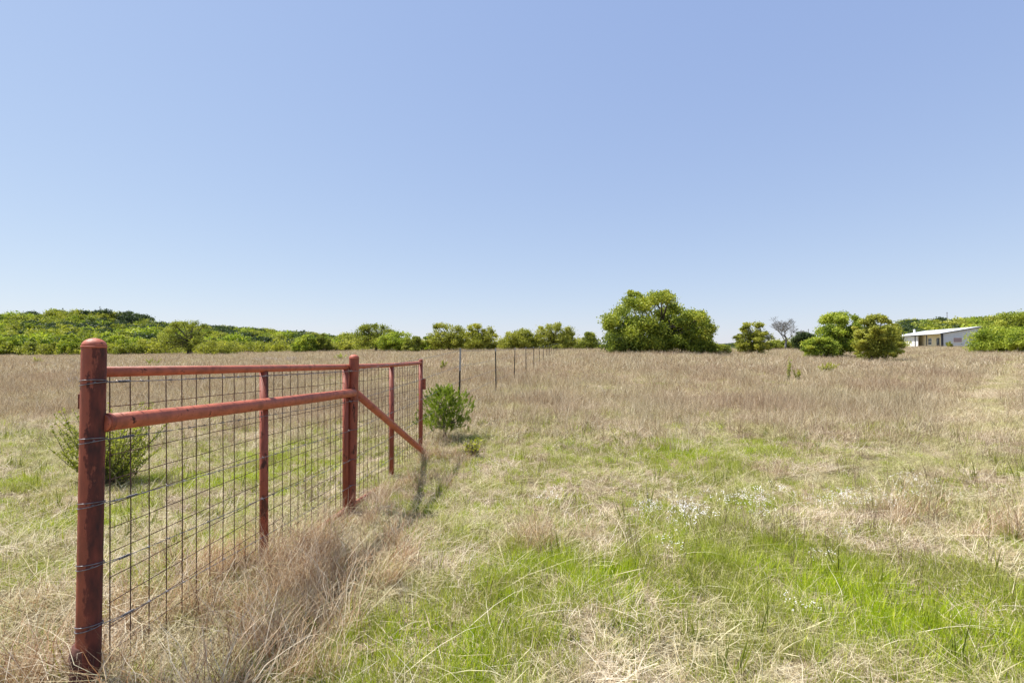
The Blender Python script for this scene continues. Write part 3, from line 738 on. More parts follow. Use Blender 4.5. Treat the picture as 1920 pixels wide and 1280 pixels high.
def house():
    wall = corrugated('pale_metal_siding', (.62, .66, .70), 2.2); cream = plain('cream_porch_wall', (.86, .76, .50), .7, 0, .06)
    roofm = corrugated('white_metal_roof', (.58, .59, .60), 2.0, 1); dk = plain('dark_trim', (.02, .02, .025), .5); glass = plain('dark_window_glass', (.03, .04, .05), .15); wht = plain('white_panel', (.82, .81, .79), .6, 0, .05)
    C0 = Vector((90.1, 105, at(1767, 653, 105).z)); ang = math.atan2(.945, .327)         # local +x runs along the porch side, away from the camera
    root = empty('farmhouse', tuple(C0), ang); tag(root, 'long low white metal house with a porch of dark posts, behind the field at right', 'house')
    Lg, Wd, e, r = 25.0, 13.0, 3.15, 4.4; pd = 1.5       # local y negative is to the right (across the gable end)
    mid = -Wd / 2
    def poly(name, vs, fs, mat, parent=root):
        me = bpy.data.meshes.new(name); me.from_pydata(vs, [], fs); me.materials.append(mat); return link(name, me, parent)
    # main walls: the gable end toward the camera, the back, the far end
    t = .15
    def prism(name, outline, x0, x1, mat):
        n = len(outline); vs = [(x0, y, z) for y, z in outline] + [(x1, y, z) for y, z in outline]
        fs = [tuple(range(n)), tuple(range(2 * n - 1, n - 1, -1))] + [(i, i + n, (i + 1) % n + n, (i + 1) % n) for i in range(n)]
        return poly(name, vs, fs, mat)
    prism('gable_wall', [(0, -.5), (0, e - .05), (mid, r - .05), (-Wd, e - .05), (-Wd, -.5)], 0, t, wall)
    prism('far_wall', [(-pd, -.5), (-pd, e - .05), (mid, r - .05), (-Wd, e - .05), (-Wd, -.5)], Lg - t, Lg, wall)
    mb = MB(); mb.box(((Lg) / 2, -Wd + t / 2, (e - .55) / 2), (Lg - 2 * t - .01, t, e + .4)); mb.build('back_wall', wall, root, False)
    mb = MB(); mb.box((8.2, -pd, (e - .4) / 2), (16.1, t, e + .3)); pw = mb.build('porch_wall', cream, root, False)
    mb = MB(); mb.box((15.9, -.35, 1.35), (7.0, t, 3.1)); mb.build('white_panel_wall', wht, root, False)
    mb = MB(); mb.box((21.9, -pd, (e - .4) / 2), (5.6, t, e + .3)); mb.build('porch_wall', wht, root, False)
    # roof slopes, slabs with thickness
    def slope(y0, z0, y1, z1, name):
        a = .4; vs = []
        for x in (-a, Lg + a):
            for (y, z) in ((y0, z0), (y1, z1)):
                vs += [(x, y, z), (x, y, z + .12)]
        fs = [(0, 1, 3, 2), (4, 6, 7, 5), (0, 4, 5, 1), (2, 3, 7, 6), (1, 5, 7, 3), (0, 2, 6, 4)]
        return poly(name, vs, fs, roofm)
    sl = (r - e) / (Wd / 2)
    rf = slope(.5, e - .5 * sl, mid, r, 'roof'); slope(-Wd - .4, e - .4 * sl, mid + .001, r, 'roof')
    mb = MB(); mb.tube([(17.3, -1.4, e + .3), (17.3, -1.4, e + 1.3)], .22, 10); mb.tube([(17.3, -1.4, e + 1.32), (17.3, -1.4, e + 1.5)], [.32, .1], 10); mb.build('vent_pipe', wht, rf)
    for x in (6.3, 12.2, 18.8, 24.6):
        mb = MB(); mb.box((x, .3, (e - .75) / 2), (.16, .16, e + .25)); mb.build('porch_post', dk, root, False)
    mb = MB(); mb.box((-.03, .02, (e - .6) / 2), (.3, .32, e + .3)); mb.build('corner_trim', dk, root, False)
    mb = MB(); mb.tube([(-.42, .5, e - .5 * sl + .02), (-.42, mid, r + .02)], .09, 4); mb.build('rake_trim', dk, root, False)
    mb = MB(); mb.box((12.5, -.6, .06), (25, 2.9, .18)); mb.build('porch_floor', plain('concrete_slab', (.4, .38, .35), .8), root, False)
    for x in (9.2, 2.6):
        mb = MB(); mb.box((x, -pd + .11, 1.55), (1.7, .07, 1.5)); wf = mb.build('window', wht, root, False)
        mb = MB(); mb.box((x, -pd + .15, 1.93), (1.5, .03, .62)); mb.box((x, -pd + .15, 1.2), (1.5, .03, .62)); mb.build('pane', glass, wf, False)
    mb = MB(); mb.box((5.4, -pd + .11, 1.15), (1.2, .07, 2.2)); dr = mb.build('door', dk, root, False)
    mb = MB(); mb.box((5.4, -pd + .16, 1.6), (.7, .03, 1.0)); mb.build('pane', glass, dr, False)
    mb = MB(); mb.box((-.05, -2.6, 1.75), (.06, 1.6, 1.1)); wf = mb.build('window', wht, root, False)
    mb = MB(); mb.box((-.09, -2.6, 1.75), (.03, 1.4, .9)); mb.build('pane', plain('pinkish_blind', (.35, .26, .26), .4), wf, False)
house()
def white_shed():
    b = at(1690, 653, 128); root = empty('storage_tank', tuple(b)); tag(root, 'low white rounded tank at the open left end of the house', 'tank')
    mb = MB(); mb.tube([(-2.2, 0, .9), (-2.0, 0, .9), (2.0, 0, .9), (2.2, 0, .9)], [.5, .95, .95, .5], 16); mb.build('tank', plain('white_tank_paint', (.8, .8, .8), .4, 0, .05), root)
    mb = MB(); mb.box((-1.3, 0, -.2), (.3, 1.2, .9)); mb.box((1.3, 0, -.2), (.3, 1.2, .9)); mb.build('cradle', M['tpost'], root, False)
white_shed()

# ------------------------------------------------------------------ near shrubs
def needle_sprays(rng, tips, length, n_per, size):
    """fine scale-leaf sprays along twigs, as many narrow quads"""
    V = []; rn = []
    for (p, d, L, lv) in tips:
        n = n_per; t = rng.random(n) ** .8
        c = p + d * (t * L)[:, None] + rng.normal(size=(n, 3)) * L * .10 * (1.2 - t)[:, None]
        dd = d + rng.normal(size=(n, 3)) * .55; dd /= np.linalg.norm(dd, axis=1)[:, None]
        a = dd * (length * rng.uniform(.5, 1.2, n))[:, None]; b = np.cross(dd, rng.normal(size=(n, 3))); b /= np.linalg.norm(b, axis=1)[:, None] + 1e-9; b *= (size * rng.uniform(.6, 1.2, n))[:, None]
        V.append(np.stack([c - b * .5, c + a * .5 - b, c + a, c + a * .5 + b], 1).reshape(-1, 3)); rn.append(np.clip(lv + rng.normal(size=n) * .18, 0, 1))
    V = np.concatenate(V); return V, np.arange(len(V)).reshape(-1, 4), np.concatenate(rn).astype(np.float32)
def cedar():
    rng = np.random.default_rng(8); Y = 7.7; s = Y / F
    base = at(832, 836, Y); g = gz(base.x, Y); base.z = g
    root = empty('juniper_sapling', tuple(base)); tag(root, 'young bright green juniper on a short crooked stem beside the fence end', 'juniper')
    mb = MB(); H = at(840, 716, Y).z - g
    fk = Vector((-.02, 0, .26))
    mb.tube([Vector((.0, 0, -.08)), Vector((.02, 0, .1)), fk, Vector((.03, 0, H * .55)), Vector((.05, 0, H * .86))], [.03, .024, .02, .013, .004], 8)
    tips = []
    for i in range(520):
        a = rng.uniform(0, 6.283); f = rng.random(); zz = .16 + (H - .24) * f
        prof = .44 * math.sqrt(max(.02, 1 - ((f - .28) / .8) ** 2)) * (1 if f > .1 else .8)
        rr = prof * rng.uniform(.25, 1.0) * (.55 + .9 * float(vnoise(a * 1.6 + 3, zz * 5, 7)))
        c = np.array([math.cos(a) * rr + .02, math.sin(a) * rr * .9, zz])
        st = Vector((.02, 0, max(.24, zz - rr * .45)))
        if i % 10 == 0: mb.tube([st, st.lerp(Vector(c), .5) + Vector((0, 0, -.02)), Vector(c)], [.008, .005, .002], 5)
        d = np.array([math.cos(a) * .45, math.sin(a) * .45, .8]) + rng.normal(size=3) * .35; d /= np.linalg.norm(d)
        tips.append((c - d * .05, d, rng.uniform(.05, .13), .3 + .5 * rng.random()))
    mb.build('trunk', M['bark'], root)
    V, Fq, rn = needle_sprays(rng, tips, .017, 110, .0036)
    link('foliage', np_mesh('cedar_foliage', V, Fq, [('rnd', 'FLOAT', 'FACE', rn)], [LEAF['cedar']]), root)
cedar()
def leafy(name, label, px, pyb, pyt, hw, Y, seed, stems, leafn, leaf, mat, spread=.8, cat='shrub'):
    rng = np.random.default_rng(seed); s = Y / F; x = (px - 960) / F * Y; g = gz(x, Y); H = at(px, pyt, Y).z - g; Wd = hw * s
    root = empty(name, (x, Y, g)); tag(root, label, cat); mb = MB(); V = []; rn = []
    for k in range(stems):
        a = rng.uniform(0, 6.283); r = math.sqrt(rng.random()) * Wd; h = H * rng.uniform(.35, 1.0) * (1 - .15 * r / max(Wd, .01))
        p0 = Vector((rng.uniform(-.25, .25) * Wd, rng.uniform(-.2, .2) * Wd, -.03)); p2 = Vector((math.cos(a) * r, math.sin(a) * r * spread, h)); p1 = p0.lerp(p2, .5) + Vector((math.cos(a) * r * .12, 0, h * .04))
        mb.tube([p0, p1, p2], [.0045, .003, .0012], 5)
        n = leafn; t = rng.uniform(.15, 1.0, n)
        P0, P1, P2 = (np.array(q) for q in (p0, p1, p2))
        c = ((1 - t) ** 2)[:, None] * P0 + (2 * t * (1 - t))[:, None] * P1 + (t ** 2)[:, None] * P2
        d = rng.normal(size=(n, 3)); d[:, 2] = np.abs(d[:, 2]) * .6 + .25; d /= np.linalg.norm(d, axis=1)[:, None]
        b = np.cross(d, rng.normal(size=(n, 3))); b /= np.linalg.norm(b, axis=1)[:, None]
        L = leaf * rng.uniform(.5, 1.2, n) * (1.15 - .4 * t); a_ = d * L[:, None]; b = b * (L * .26)[:, None]
        V.append(np.stack([c, c + a_ * .5 - b, c + a_, c + a_ * .5 + b], 1).reshape(-1, 3)); rn.append(np.clip(.3 + .45 * t + rng.normal(size=n) * .15, 0, 1))
    V = np.concatenate(V); mb.build('stems', M['bark'], root)
    link('foliage', np_mesh(name + '_foliage', V, np.arange(len(V)).reshape(-1, 4), [('rnd', 'FLOAT', 'FACE', np.concatenate(rn).astype(np.float32))], [LEAF[mat]]), root)
leafy('leafy_shrub', 'open leafy green shrub behind the corner post and the wire mesh', 210, 885, 738, 104, 5.6, 3, 100, 95, .036, 'olive')
leafy('leafy_shrub', 'tall thin green sapling standing alone in the brown grass left of the house clump', 1477, 715, 660, 7, 20, 13, 6, 60, .07, 'olive')
leafy('leafy_shrub', 'short yellow green sapling just right of the tall thin sapling', 1495, 712, 688, 8, 20, 14, 8, 60, .08, 'yellow')
leafy('leafy_shrub', 'low spreading yellow green shrub in front of the clump left of the house', 1548, 692, 671, 28, 27, 15, 16, 60, .1, 'yellow')
leafy('leafy_shrub', 'small green sapling in the field between the fence end and the first steel post', 831, 695, 670, 8, 26, 16, 9, 80, .1, 'olive')
leafy('leafy_shrub', 'small light green bush at the field edge left of the corner post', 72, 682, 666, 10, 48, 17, 9, 60, .14, 'yellow')
leafy('leafy_shrub', 'thin green twiggy bush just behind the top rail in the left bay', 286, 690, 668, 18, 40, 18, 12, 60, .12, 'olive')
leafy('leafy_shrub', 'small green bush in front of the low shrub above the brace post', 637, 676, 660, 14, 45, 19, 10, 70, .13, 'bright')
leafy('grass_clump', 'green grassy clump right of the juniper stem', 886, 850, 818, 20, 6.6, 20, 60, 5, .07, 'yellow', cat='grass clump')

# dead brush, pale
def brush(name, label, px, py, Y, Wd, H, seed, n=60):
    rng = random.Random(seed); x = (px - 960) / F * Y; g = gz(x, Y); root = empty(name, (x, Y, g)); tag(root, label, 'brush'); mb = MB()
    for i in range(n):
        a = rng.uniform(-1, 1) * Wd; h = H * rng.uniform(.3, 1); d = rng.uniform(-.5, .5) * Wd
        p = Vector((a, rng.uniform(-.3, .3) * Wd, h * .3)); mb.tube([p, p + Vector((d * .5, 0, h * .8)), p + Vector((d, 0, h * .3 + rng.uniform(0, h * .5)))], [.012, .009, .004], 4)
    mb.build('branches', plain('bleached_wood', (.42, .37, .33), .9), root)
brush('dead_brush', 'low heap of bleached dead branches far left behind the top rail', 522, 672, 44, 1.7, .5, 3, 90)
brush('dead_brush', 'small tangle of bleached twigs in the field left of the corner post', 142, 705, 20, .35, .35, 4, 30)

exec_grass = True
# ------------------------------------------------------------------ grasses: one object per kind, tufts instanced by geometry nodes
def blades(rng, n, rad, h, th0, th1, wid, S=3, az=None, curl=0.0, pale=None):
    """n ribbons in a disc; returns V, F, rnd(per face)"""
    ph = rng.uniform(0, 6.283, n) if az is None else az + rng.normal(size=n) * .7
    rr = np.sqrt(rng.random(n)) * rad; aa = rng.uniform(0, 6.283, n)
    p = np.stack([rr * np.cos(aa), rr * np.sin(aa), np.full(n, -.012)], 1)
    L = rng.uniform(h[0], h[1], n); t0 = rng.uniform(*th0, n); t1 = rng.uniform(*th1, n)
    roll = ph + math.pi / 2 + rng.normal(size=n) * .6
    side = np.stack([np.cos(roll), np.sin(roll), rng.normal(size=n) * .25], 1)
    wd = wid * rng.uniform(.6, 1.3, n)
    rows = []
    for k in range(S + 1):
        t = k / S; wk = wd * (1 - t) ** .7 * (1 if k < S else 0) + wid * .06
        rows.append(np.stack([p - side * wk[:, None] / 2, p + side * wk[:, None] / 2], 1))
        th = t0 + (t1 - t0) * ((k + .5) / S); phk = ph + curl * rng.normal(size=n) * .5
        p = p + np.stack([np.sin(th) * np.cos(phk), np.sin(th) * np.sin(phk), np.cos(th)], 1) * (L / S)[:, None]
        p[:, 2] = np.maximum(p[:, 2], .004)
    Rw = np.stack(rows, 1)                      # n, S+1, 2, 3
    V = Rw.reshape(-1, 3); base = (np.arange(n) * (S + 1) * 2)[:, None]
    F_ = []
    for k in range(S):
        F_.append(np.stack([base[:, 0] + 2 * k, base[:, 0] + 2 * k + 1, base[:, 0] + 2 * k + 3, base[:, 0] + 2 * k + 2], 1))
    Fq = np.stack(F_, 1).reshape(-1, 4); rn = np.repeat(rng.random(n), S)
    return V, Fq, rn
def merge(parts):
    V = []; Fq = []; rn = []; o = 0
    for (v, f, r) in parts: V.append(v); Fq.append(f + o); rn.append(r); o += len(v)
    return np.concatenate(V), np.concatenate(Fq), np.concatenate(rn)

def scatter_object(name, label, cat, tufts, P, idx, rot, scl, mats, matidx=None):
    """tufts: list of (V,F,rnd[,mat]); P (n,3) points"""
    nP = len(P); V = [P]; Fq = []; rn = []; src = [np.zeros(nP, bool)]; tid = [np.zeros(nP, np.int32)]; o = nP; mi = []
    for k, tf in enumerate(tufts):
        v, f, r = tf[:3]; V.append(v); Fq.append(f + o); rn.append(r); src.append(np.ones(len(v), bool)); tid.append(np.full(len(v), k, np.int32)); o += len(v)
        mi.append(np.asarray(tf[3]) if len(tf) > 3 else np.zeros(len(f), np.int32))
    nt_ = o - nP
    def pad(a, fill=0): return np.concatenate([a, np.full((nt_,) + a.shape[1:], fill, a.dtype)])
    me = np_mesh(name, np.concatenate(V), np.concatenate(Fq), [
        ('rnd', 'FLOAT', 'FACE', np.concatenate(rn).astype(np.float32)),
        ('src', 'BOOLEAN', 'POINT', np.concatenate(src)), ('tid', 'INT', 'POINT', np.concatenate(tid)),
        ('pick', 'INT', 'POINT', pad(idx.astype(np.int32))), ('rot', 'FLOAT_VECTOR', 'POINT', pad(rot.astype(np.float32))),
        ('scl', 'FLOAT_VECTOR', 'POINT', pad(scl.astype(np.float32)))], mats, np.concatenate(mi))
    o_ = link(name, me); tag(o_, label, cat, kind='stuff')
    ng = bpy.data.node_groups.new(name + '_scatter', 'GeometryNodeTree')
    ng.interface.new_socket('Geometry', in_out='INPUT', socket_type='NodeSocketGeometry'); ng.interface.new_socket('Geometry', in_out='OUTPUT', socket_type='NodeSocketGeometry')
    n = ng.nodes; L = ng.links.new; gi = n.new('NodeGroupInput'); go = n.new('NodeGroupOutput')
    def attr(nm, ty):
        a = n.new('GeometryNodeInputNamedAttribute'); a.data_type = ty; a.inputs['Name'].default_value = nm
        return next(s for s in a.outputs if s.enabled and s.name == 'Attribute')
    sep = n.new('GeometryNodeSeparateGeometry'); sep.domain = 'POINT'; L(gi.outputs[0], sep.inputs['Geometry']); L(attr('src', 'BOOLEAN'), sep.inputs['Selection'])
    sp = n.new('GeometryNodeSplitToInstances'); sp.domain = 'POINT'; L(sep.outputs['Selection'], sp.inputs[0]); L(attr('tid', 'INT'), sp.inputs['Group ID'])
    ip = n.new('GeometryNodeInstanceOnPoints'); L(sep.outputs['Inverted'], ip.inputs['Points']); L(sp.outputs[0], ip.inputs['Instance']); ip.inputs['Pick Instance'].default_value = True
    L(attr('pick', 'INT'), ip.inputs['Instance Index']); L(attr('rot', 'FLOAT_VECTOR'), ip.inputs['Rotation']); L(attr('scl', 'FLOAT_VECTOR'), ip.inputs['Scale'])
    L(ip.outputs[0], go.inputs[0])
    md = o_.modifiers.new('scatter', 'NODES'); md.node_group = ng
    print(name, nP, 'tufts', nt_, 'verts')
    return o_

def field_points(rng, y0, y1, dens, margin=1.0, ku=1.12):
    """uniform random ground points between depths y0 and y1 over the view wedge; dens per m2"""
    xm = ku * y1 + margin; n = int((y1 - y0) * 2 * xm * dens)
    X = rng.uniform(-xm, xm, n); Y = rng.uniform(y0, y1, n); k = np.abs(X) < ku * Y + margin
    return X[k], Y[k]
def w2(px, py):                                # photo pixel on flat ground -> world
    Yd = EYE * F / (py - 656.0); return (px - 960) / F * Yd, Yd
def blobs(X, Y, lst):
    g = np.zeros_like(X)
    for (px, py, rx, ry, a) in lst:
        x, y = w2(px, py); s = y / F
        sy = s * ry * (y / EYE)                # foreshortened vertical extent back to ground depth
        g = g + a * np.exp(-(((X - x) / (rx * s)) ** 2 + ((Y - y) / sy) ** 2))
    return g
GREEN = [(1300,1120,400,110,.35),(1700,1120,260,130,.4),(1850,1230,120,60,.6),(1500,1200,100,50,.5),(500,1270,60,20,.4),(1150,1000,200,40,.4),(1780,1080,120,50,.4),(960,1060,110,60,1),(900,1140,90,60,1),(990,1220,60,60,.9),(1130,1090,110,50,.8),(1290,1050,120,50,.8),(1400,1100,110,50,.9),(1520,1060,120,60,.9),(1640,1110,120,60,.8),
         (1780,1190,150,80,1.1),(1880,1130,90,60,.9),(1700,1010,120,40,.5),(600,1240,120,40,.8),(720,1190,80,40,.7),(830,1250,100,40,.8),(1300,860,130,35,.8),(1430,840,80,30,.5),(1750,860,50,18,.9),(1800,840,60,14,.6),
         (40,900,70,40,.6),(60,1000,90,50,.6),(200,960,80,60,.5),(420,880,110,50,.5),(560,840,80,40,.4),(1080,830,120,22,.5),(350,1010,90,40,.4),(60,1200,50,30,.4),(1250,960,200,30,.4),(1560,950,150,30,.5),(1330,790,260,25,.25)]
DRY = [(1120,1240,110,35,.8),(1280,1215,110,30,.6),(1440,1240,90,30,.7),(1640,900,160,35,.7),(1200,920,200,20,.3),(420,1150,160,90,1.2),(720,1060,120,50,.9),(640,980,100,40,.8),(1850,900,110,60,.4),(80,850,120,30,.5)]
PATH = [(3.6, 5.0), (5.2, 6.3), (7.6, 8.2), (12.6, 13.4), (19, 19.5), (30, 30), (44, 43)]
def path_d(X, Y):
    d = np.full(X.shape, 1e9)
    for (a, b) in zip(PATH[:-1], PATH[1:]):
        ax, ay = a; bx, by = b; t = np.clip(((X - ax) * (bx - ax) + (Y - ay) * (by - ay)) / ((bx - ax) ** 2 + (by - ay) ** 2), 0, 1)
        d = np.minimum(d, np.hypot(X - ax - t * (bx - ax), Y - ay - t * (by - ay)))
    return d
def greenness(X, Y):
    g = blobs(X, Y, GREEN) - blobs(X, Y, DRY)
    return g * .8 + (fbm(X * 1.6, Y * 1.6, 31, 3) - .5) * 1.5 + (fbm(X * 5, Y * 5, 33, 2) - .5) * 1.0 - 1.5 * np.exp(-(path_d(X, Y) / .6) ** 2) + .7 * np.exp(-((path_d(X, Y) - 1.1) / .4) ** 2) * (Y > 8) * .6 + (fbm(X * .35, Y * .35, 41, 2) - .5) * .6
def tallness(X, Y):
    e = 7.6 + (fbm(X * .4, 3.3, 51, 2) - .5) * 3
    left = sstep(.25, .6, -X / Y)
    e = e + left * 1.5
    t = sstep(-1.5, 4.5, Y - e)
    t = t * (.35 + .9 * sstep(.32, .62, fbm(X * .33, Y * .33, 61, 3)))
    t = t * sstep(.2, .55, path_d(X, Y) / (1 + .01 * Y))
    return t

STRAW = [(0, (.12, .08, .045)), (.25, (.40, .30, .18)), (.6, (.63, .52, .35)), (1, (.86, .78, .62))]
STRAWG = [(0, (.18, .17, .05)), (.4, (.36, .36, .12)), (1, (.62, .60, .26))]
G_GREEN = [(0, (.11, .17, .010)), (.35, (.30, .42, .012)), (.7, (.47, .56, .02)), (1, (.61, .62, .08))]
G_GREEN2 = [(0, (.14, .16, .03)), (.5, (.30, .31, .07)), (1, (.48, .44, .18))]
TALL = [(0, (.12, .085, .045)), (.3, (.31, .24, .14)), (.6, (.50, .42, .26)), (.85, (.72, .64, .46)), (1, (.90, .84, .66))]
TALLR = [(0, (.13, .07, .05)), (.4, (.33, .205, .145)), (.8, (.50, .36, .255)), (1, (.76, .66, .50))]
RED = [(0, (.13, .065, .035)), (.3, (.38, .205, .11)), (.6, (.58, .41, .25)), (.85, (.80, .68, .49)), (1, (.88, .80, .63))]
GM = {
 'straw': leafmat('dry_straw', STRAW, .22, STRAWG, .9, .7, .7, tcol=(1, .95, .8)),
 'green': leafmat('spring_grass', G_GREEN, .42, G_GREEN2, 1.3, .7),
 'tall': leafmat('tall_dry_grass', TALL, .3, TALLR, .28, .5, .7, tcol=(1.05, .95, .8)),
 'red': leafmat('red_brown_bunchgrass', RED, .3, STRAW, 2.2, .5, .7, tcol=(1.05, .95, .8)),
 'weed': leafmat('brown_weed_stalks', [(0, (.09, .05, .04)), (.6, (.20, .13, .09)), (1, (.34, .26, .18))], .1),
 'white': plain('white_petals', (.82, .80, .78), .6, 0, .05),
}
def place(rng, X, Y, ntuft, s0=.75, s1=1.3, tilt=.12, zoff=0.0, zs=None):
    Z = terrain(X, Y) + zoff; P = np.stack([X, Y, Z], 1); n = len(X)
    rot = np.stack([rng.normal(size=n) * tilt, rng.normal(size=n) * tilt, rng.uniform(0, 6.283, n)], 1)
    s = rng.uniform(s0, s1, n)[:, None] * np.ones((1, 3))
    if zs is not None: s[:, 2] *= zs
    return P, rng.integers(0, ntuft, n), rot, s

def cat_(l): return tuple(np.concatenate(x) for x in zip(*l))
def grasses():
    rng = np.random.default_rng(101)
    # --- flattened straw
    tf = []
    for k in range(8):                           # near: fine
        tf.append(merge([blades(rng, 46, .15, (.06, .26), (1.1, 1.5), (1.35, 1.75), .0028, 3, curl=.5), blades(rng, 22, .13, (.04, .14), (.2, .9), (.6, 1.5), .0025, 3), blades(rng, 2, .15, (.2, .38), (.9, 1.4), (1.3, 1.7), .0026, 4, curl=.6)]))
    for k in range(6):                           # mid: coarser
        tf.append(merge([blades(rng, 50, .3, (.1, .4), (1.0, 1.45), (1.3, 1.7), .005, 3, curl=.5), blades(rng, 40, .3, (.06, .22), (.1, .8), (.5, 1.4), .0045, 2)]))
    for k in range(4):
        tf.append(merge([blades(rng, 60, .8, (.15, .5), (.9, 1.4), (1.2, 1.6), .013, 2), blades(rng, 50, .8, (.1, .35), (.1, .7), (.4, 1.2), .012, 2)]))
    L = []
    for (y0, y1, d, lo, hi) in ((.9, 4.2, 150, 0, 8), (4.2, 7.5, 75, 0, 8), (7.5, 16, 17, 8, 14), (16, 34, 5, 8, 14), (34, 112, .9, 14, 18)):
        X, Y = field_points(rng, y0, y1, d); g = greenness(X, Y); keep = rng.random(len(X)) < np.clip(1.0 - .45 * sstep(.1, .9, g), .2, 1)
        X, Y = X[keep], Y[keep]; P, i, r, s = place(rng, X, Y, hi - lo); L.append((P, i + lo, r, s))
    X, Y = field_points(rng, 4.5, 34, 45); keep = (path_d(X, Y) < .26 + .12 * fbm(X, Y, 3, 2)) & (rng.random(len(X)) < .9); X, Y = X[keep], Y[keep]
    P, i, r, s = place(rng, X, Y, 6, .8, 1.3); s *= .55; L.append((P, i + 8, r, s))
    P, i, r, s = cat_(L); scatter_object('straw_litter', 'flattened pale straw and dead blades covering the ground', 'straw', tf, P, i, r, s, [GM['straw']])
    # --- green grass
    tf = []
    for k in range(8): tf.append(merge([blades(rng, 64, .085, (.04, .125), (0, .45), (.1, 1.0), .0032, 3), blades(rng, 10, .09, (.03, .09), (.4, 1.0), (.8, 1.5), .004, 3)]))
    for k in range(5): tf.append(merge([blades(rng, 60, .22, (.06, .17), (0, .5), (.2, 1.0), .006, 2)]))
    for k in range(3): tf.append(merge([blades(rng, 60, .6, (.08, .22), (0, .5), (.2, 1.0), .014, 2)]))
    L = []
    for (y0, y1, d, lo, hi, th) in ((.9, 4.2, 230, 0, 8, .22), (4.2, 8, 115, 0, 8, .22), (8, 18, 13, 8, 13, .25), (18, 60, 1.6, 13, 16, .32)):
        X, Y = field_points(rng, y0, y1, d); g = greenness(X, Y); bl_ = .30 * (1 - sstep(7, 14, Y)) + .12; keep = rng.random(len(X)) < np.clip(bl_ + .88 * sstep(th - .6, th + .5, g), 0, 1)
        X, Y = X[keep], Y[keep]; P, i, r, s = place(rng, X, Y, hi - lo, .6, 1.25); s *= (.62 + .38 * sstep(.1, 1.0, greenness(X, Y)))[:, None]; L.append((P, i + lo, r, s))
    P, i, r, s = cat_(L); scatter_object('green_grass', 'short bright green spring grass growing through the straw', 'grass', tf, P, i, r, s, [GM['green']])
    # --- tall dry grass of the field
    tf = []
    for k in range(8): tf.append(merge([blades(rng, 22, .14, (.25, .62), (0, .25), (.0, .5), .0032, 3), blades(rng, 14, .14, (.3, .6), (.1, .6), (.8, 1.9), .0040, 5, curl=.3), blades(rng, 22, .14, (.1, .3), (.1, .6), (.4, 1.2), .004, 3)]))
    for k in range(6): tf.append(merge([blades(rng, 36, .32, (.25, .62), (0, .3), (.0, .6), .0055, 3), blades(rng, 22, .3, (.35, .65), (.1, .6), (.8, 1.9), .0065, 4, curl=.3), blades(rng, 30, .32, (.1, .3), (.1, .6), (.4, 1.2), .007, 2)]))
    for k in range(5): tf.append(merge([blades(rng, 60, .9, (.25, .62), (0, .3), (.05, .7), .011, 2), blades(rng, 32, .9, (.35, .65), (.1, .6), (.8, 1.8), .013, 4), blades(rng, 40, .9, (.1, .35), (.1, .6), (.4, 1.2), .014, 2)]))
    L = []
    for (y0, y1, d, lo, hi) in ((5.5, 13, 26, 0, 8), (11, 26, 8, 8, 14), (24, 55, 2.0, 14, 19), (55, 116, 1.1, 14, 19)):
        X, Y = field_points(rng, y0, y1, d); keep = rng.random(len(X)) < tallness(X, Y)
        X, Y = X[keep], Y[keep]; h = .12 + .45 * fbm(X * .25, Y * .25, 71, 3) + .75 * fbm(X * 1.2, Y * 1.2, 73, 2); h = h * (.5 + .5 * sstep(.3, 1.3, path_d(X, Y))); P, i, r, s = place(rng, X, Y, hi - lo, .8, 1.2, .2, 0, h); L.append((P, i + lo, r, s))
    P, i, r, s = cat_(L); scatter_object('tall_dry_grass', 'tall standing brown and pinkish dry grass filling the field', 'grass', tf, P, i, r, s, [GM['tall']])
    # --- scattered brown weed stalks in the near field
    tf = []
    for k in range(6): tf.append(merge([blades(rng, 9, .08, (.14, .40), (0, .25), (0, .4), .0024, 4), blades(rng, 8, .1, (.05, .18), (.2, .9), (.4, 1.4), .0026, 3)]))
    X, Y = field_points(rng, 1.6, 10, 26); keep = rng.random(len(X)) < .12 + .6 * sstep(.5, .66, fbm(X * .8, Y * .8, 81, 3)) + blobs(X, Y, [(1300, 990, 150, 50, .7), (1120, 1040, 90, 40, .5), (1750, 1120, 160, 90, .6), (980, 960, 50, 30, .5), (1850, 1000, 90, 60, .6), (1000, 850, 200, 20, .3)]); X, Y = X[keep], Y[keep]
    P, i, r, s = place(rng, X, Y, 6, .6, 1.2, .15); near = Y < 2.4; s[near] *= .6
    scatter_object('weed_stalks', 'thin dark brown weed stalks scattered through the near grass', 'weeds', tf, P, i, r, s, [GM['weed']])
    # --- dry bunchgrass along the fence and in scattered clumps
    tf = []
    for k in range(6): tf.append(merge([blades(rng, 70, .10, (.18, .46), (0, .5), (.5, 1.7), .0028, 5, az=0.0 if k < 1 else None, curl=.9), blades(rng, 60, .12, (.06, .26), (.3, 1.1), (.8, 1.8), .0026, 4, curl=.8)]))
    X, Y = field_points(rng, 1.7, 7.6, 70); fx = AX + (Y - AY) * .128
    wd_ = .30 + .30 * (1 - sstep(3.2, 4.2, Y)); dm = np.exp(-((X - fx - .12 - .20 * (1 - sstep(3.2, 4.2, Y))) / wd_) ** 2) * sstep(1.8, 2.1, Y) * (1 - sstep(3.4, 4.6, Y) * .75)
    dm = dm * (.45 + .7 * sstep(.35, .6, fbm(X * 2, Y * 2, 91, 2)))
    d2 = blobs(X, Y, [(660, 975, 55, 30, .9), (1020, 1010, 30, 18, .4), (1100, 1030, 50, 24, .35), (760, 905, 60, 18, .9), (850, 865, 40, 16, .5), (1640, 960, 70, 22, .4), (1870, 1000, 80, 40, .45), (1430, 880, 40, 14, .4), (1760, 1150, 60, 30, .3)])
    keep = rng.random(len(X)) < np.clip(dm * (.55 + .35 * (Y < 3.6)) + d2 * .6, 0, 1); X, Y = X[keep], Y[keep]
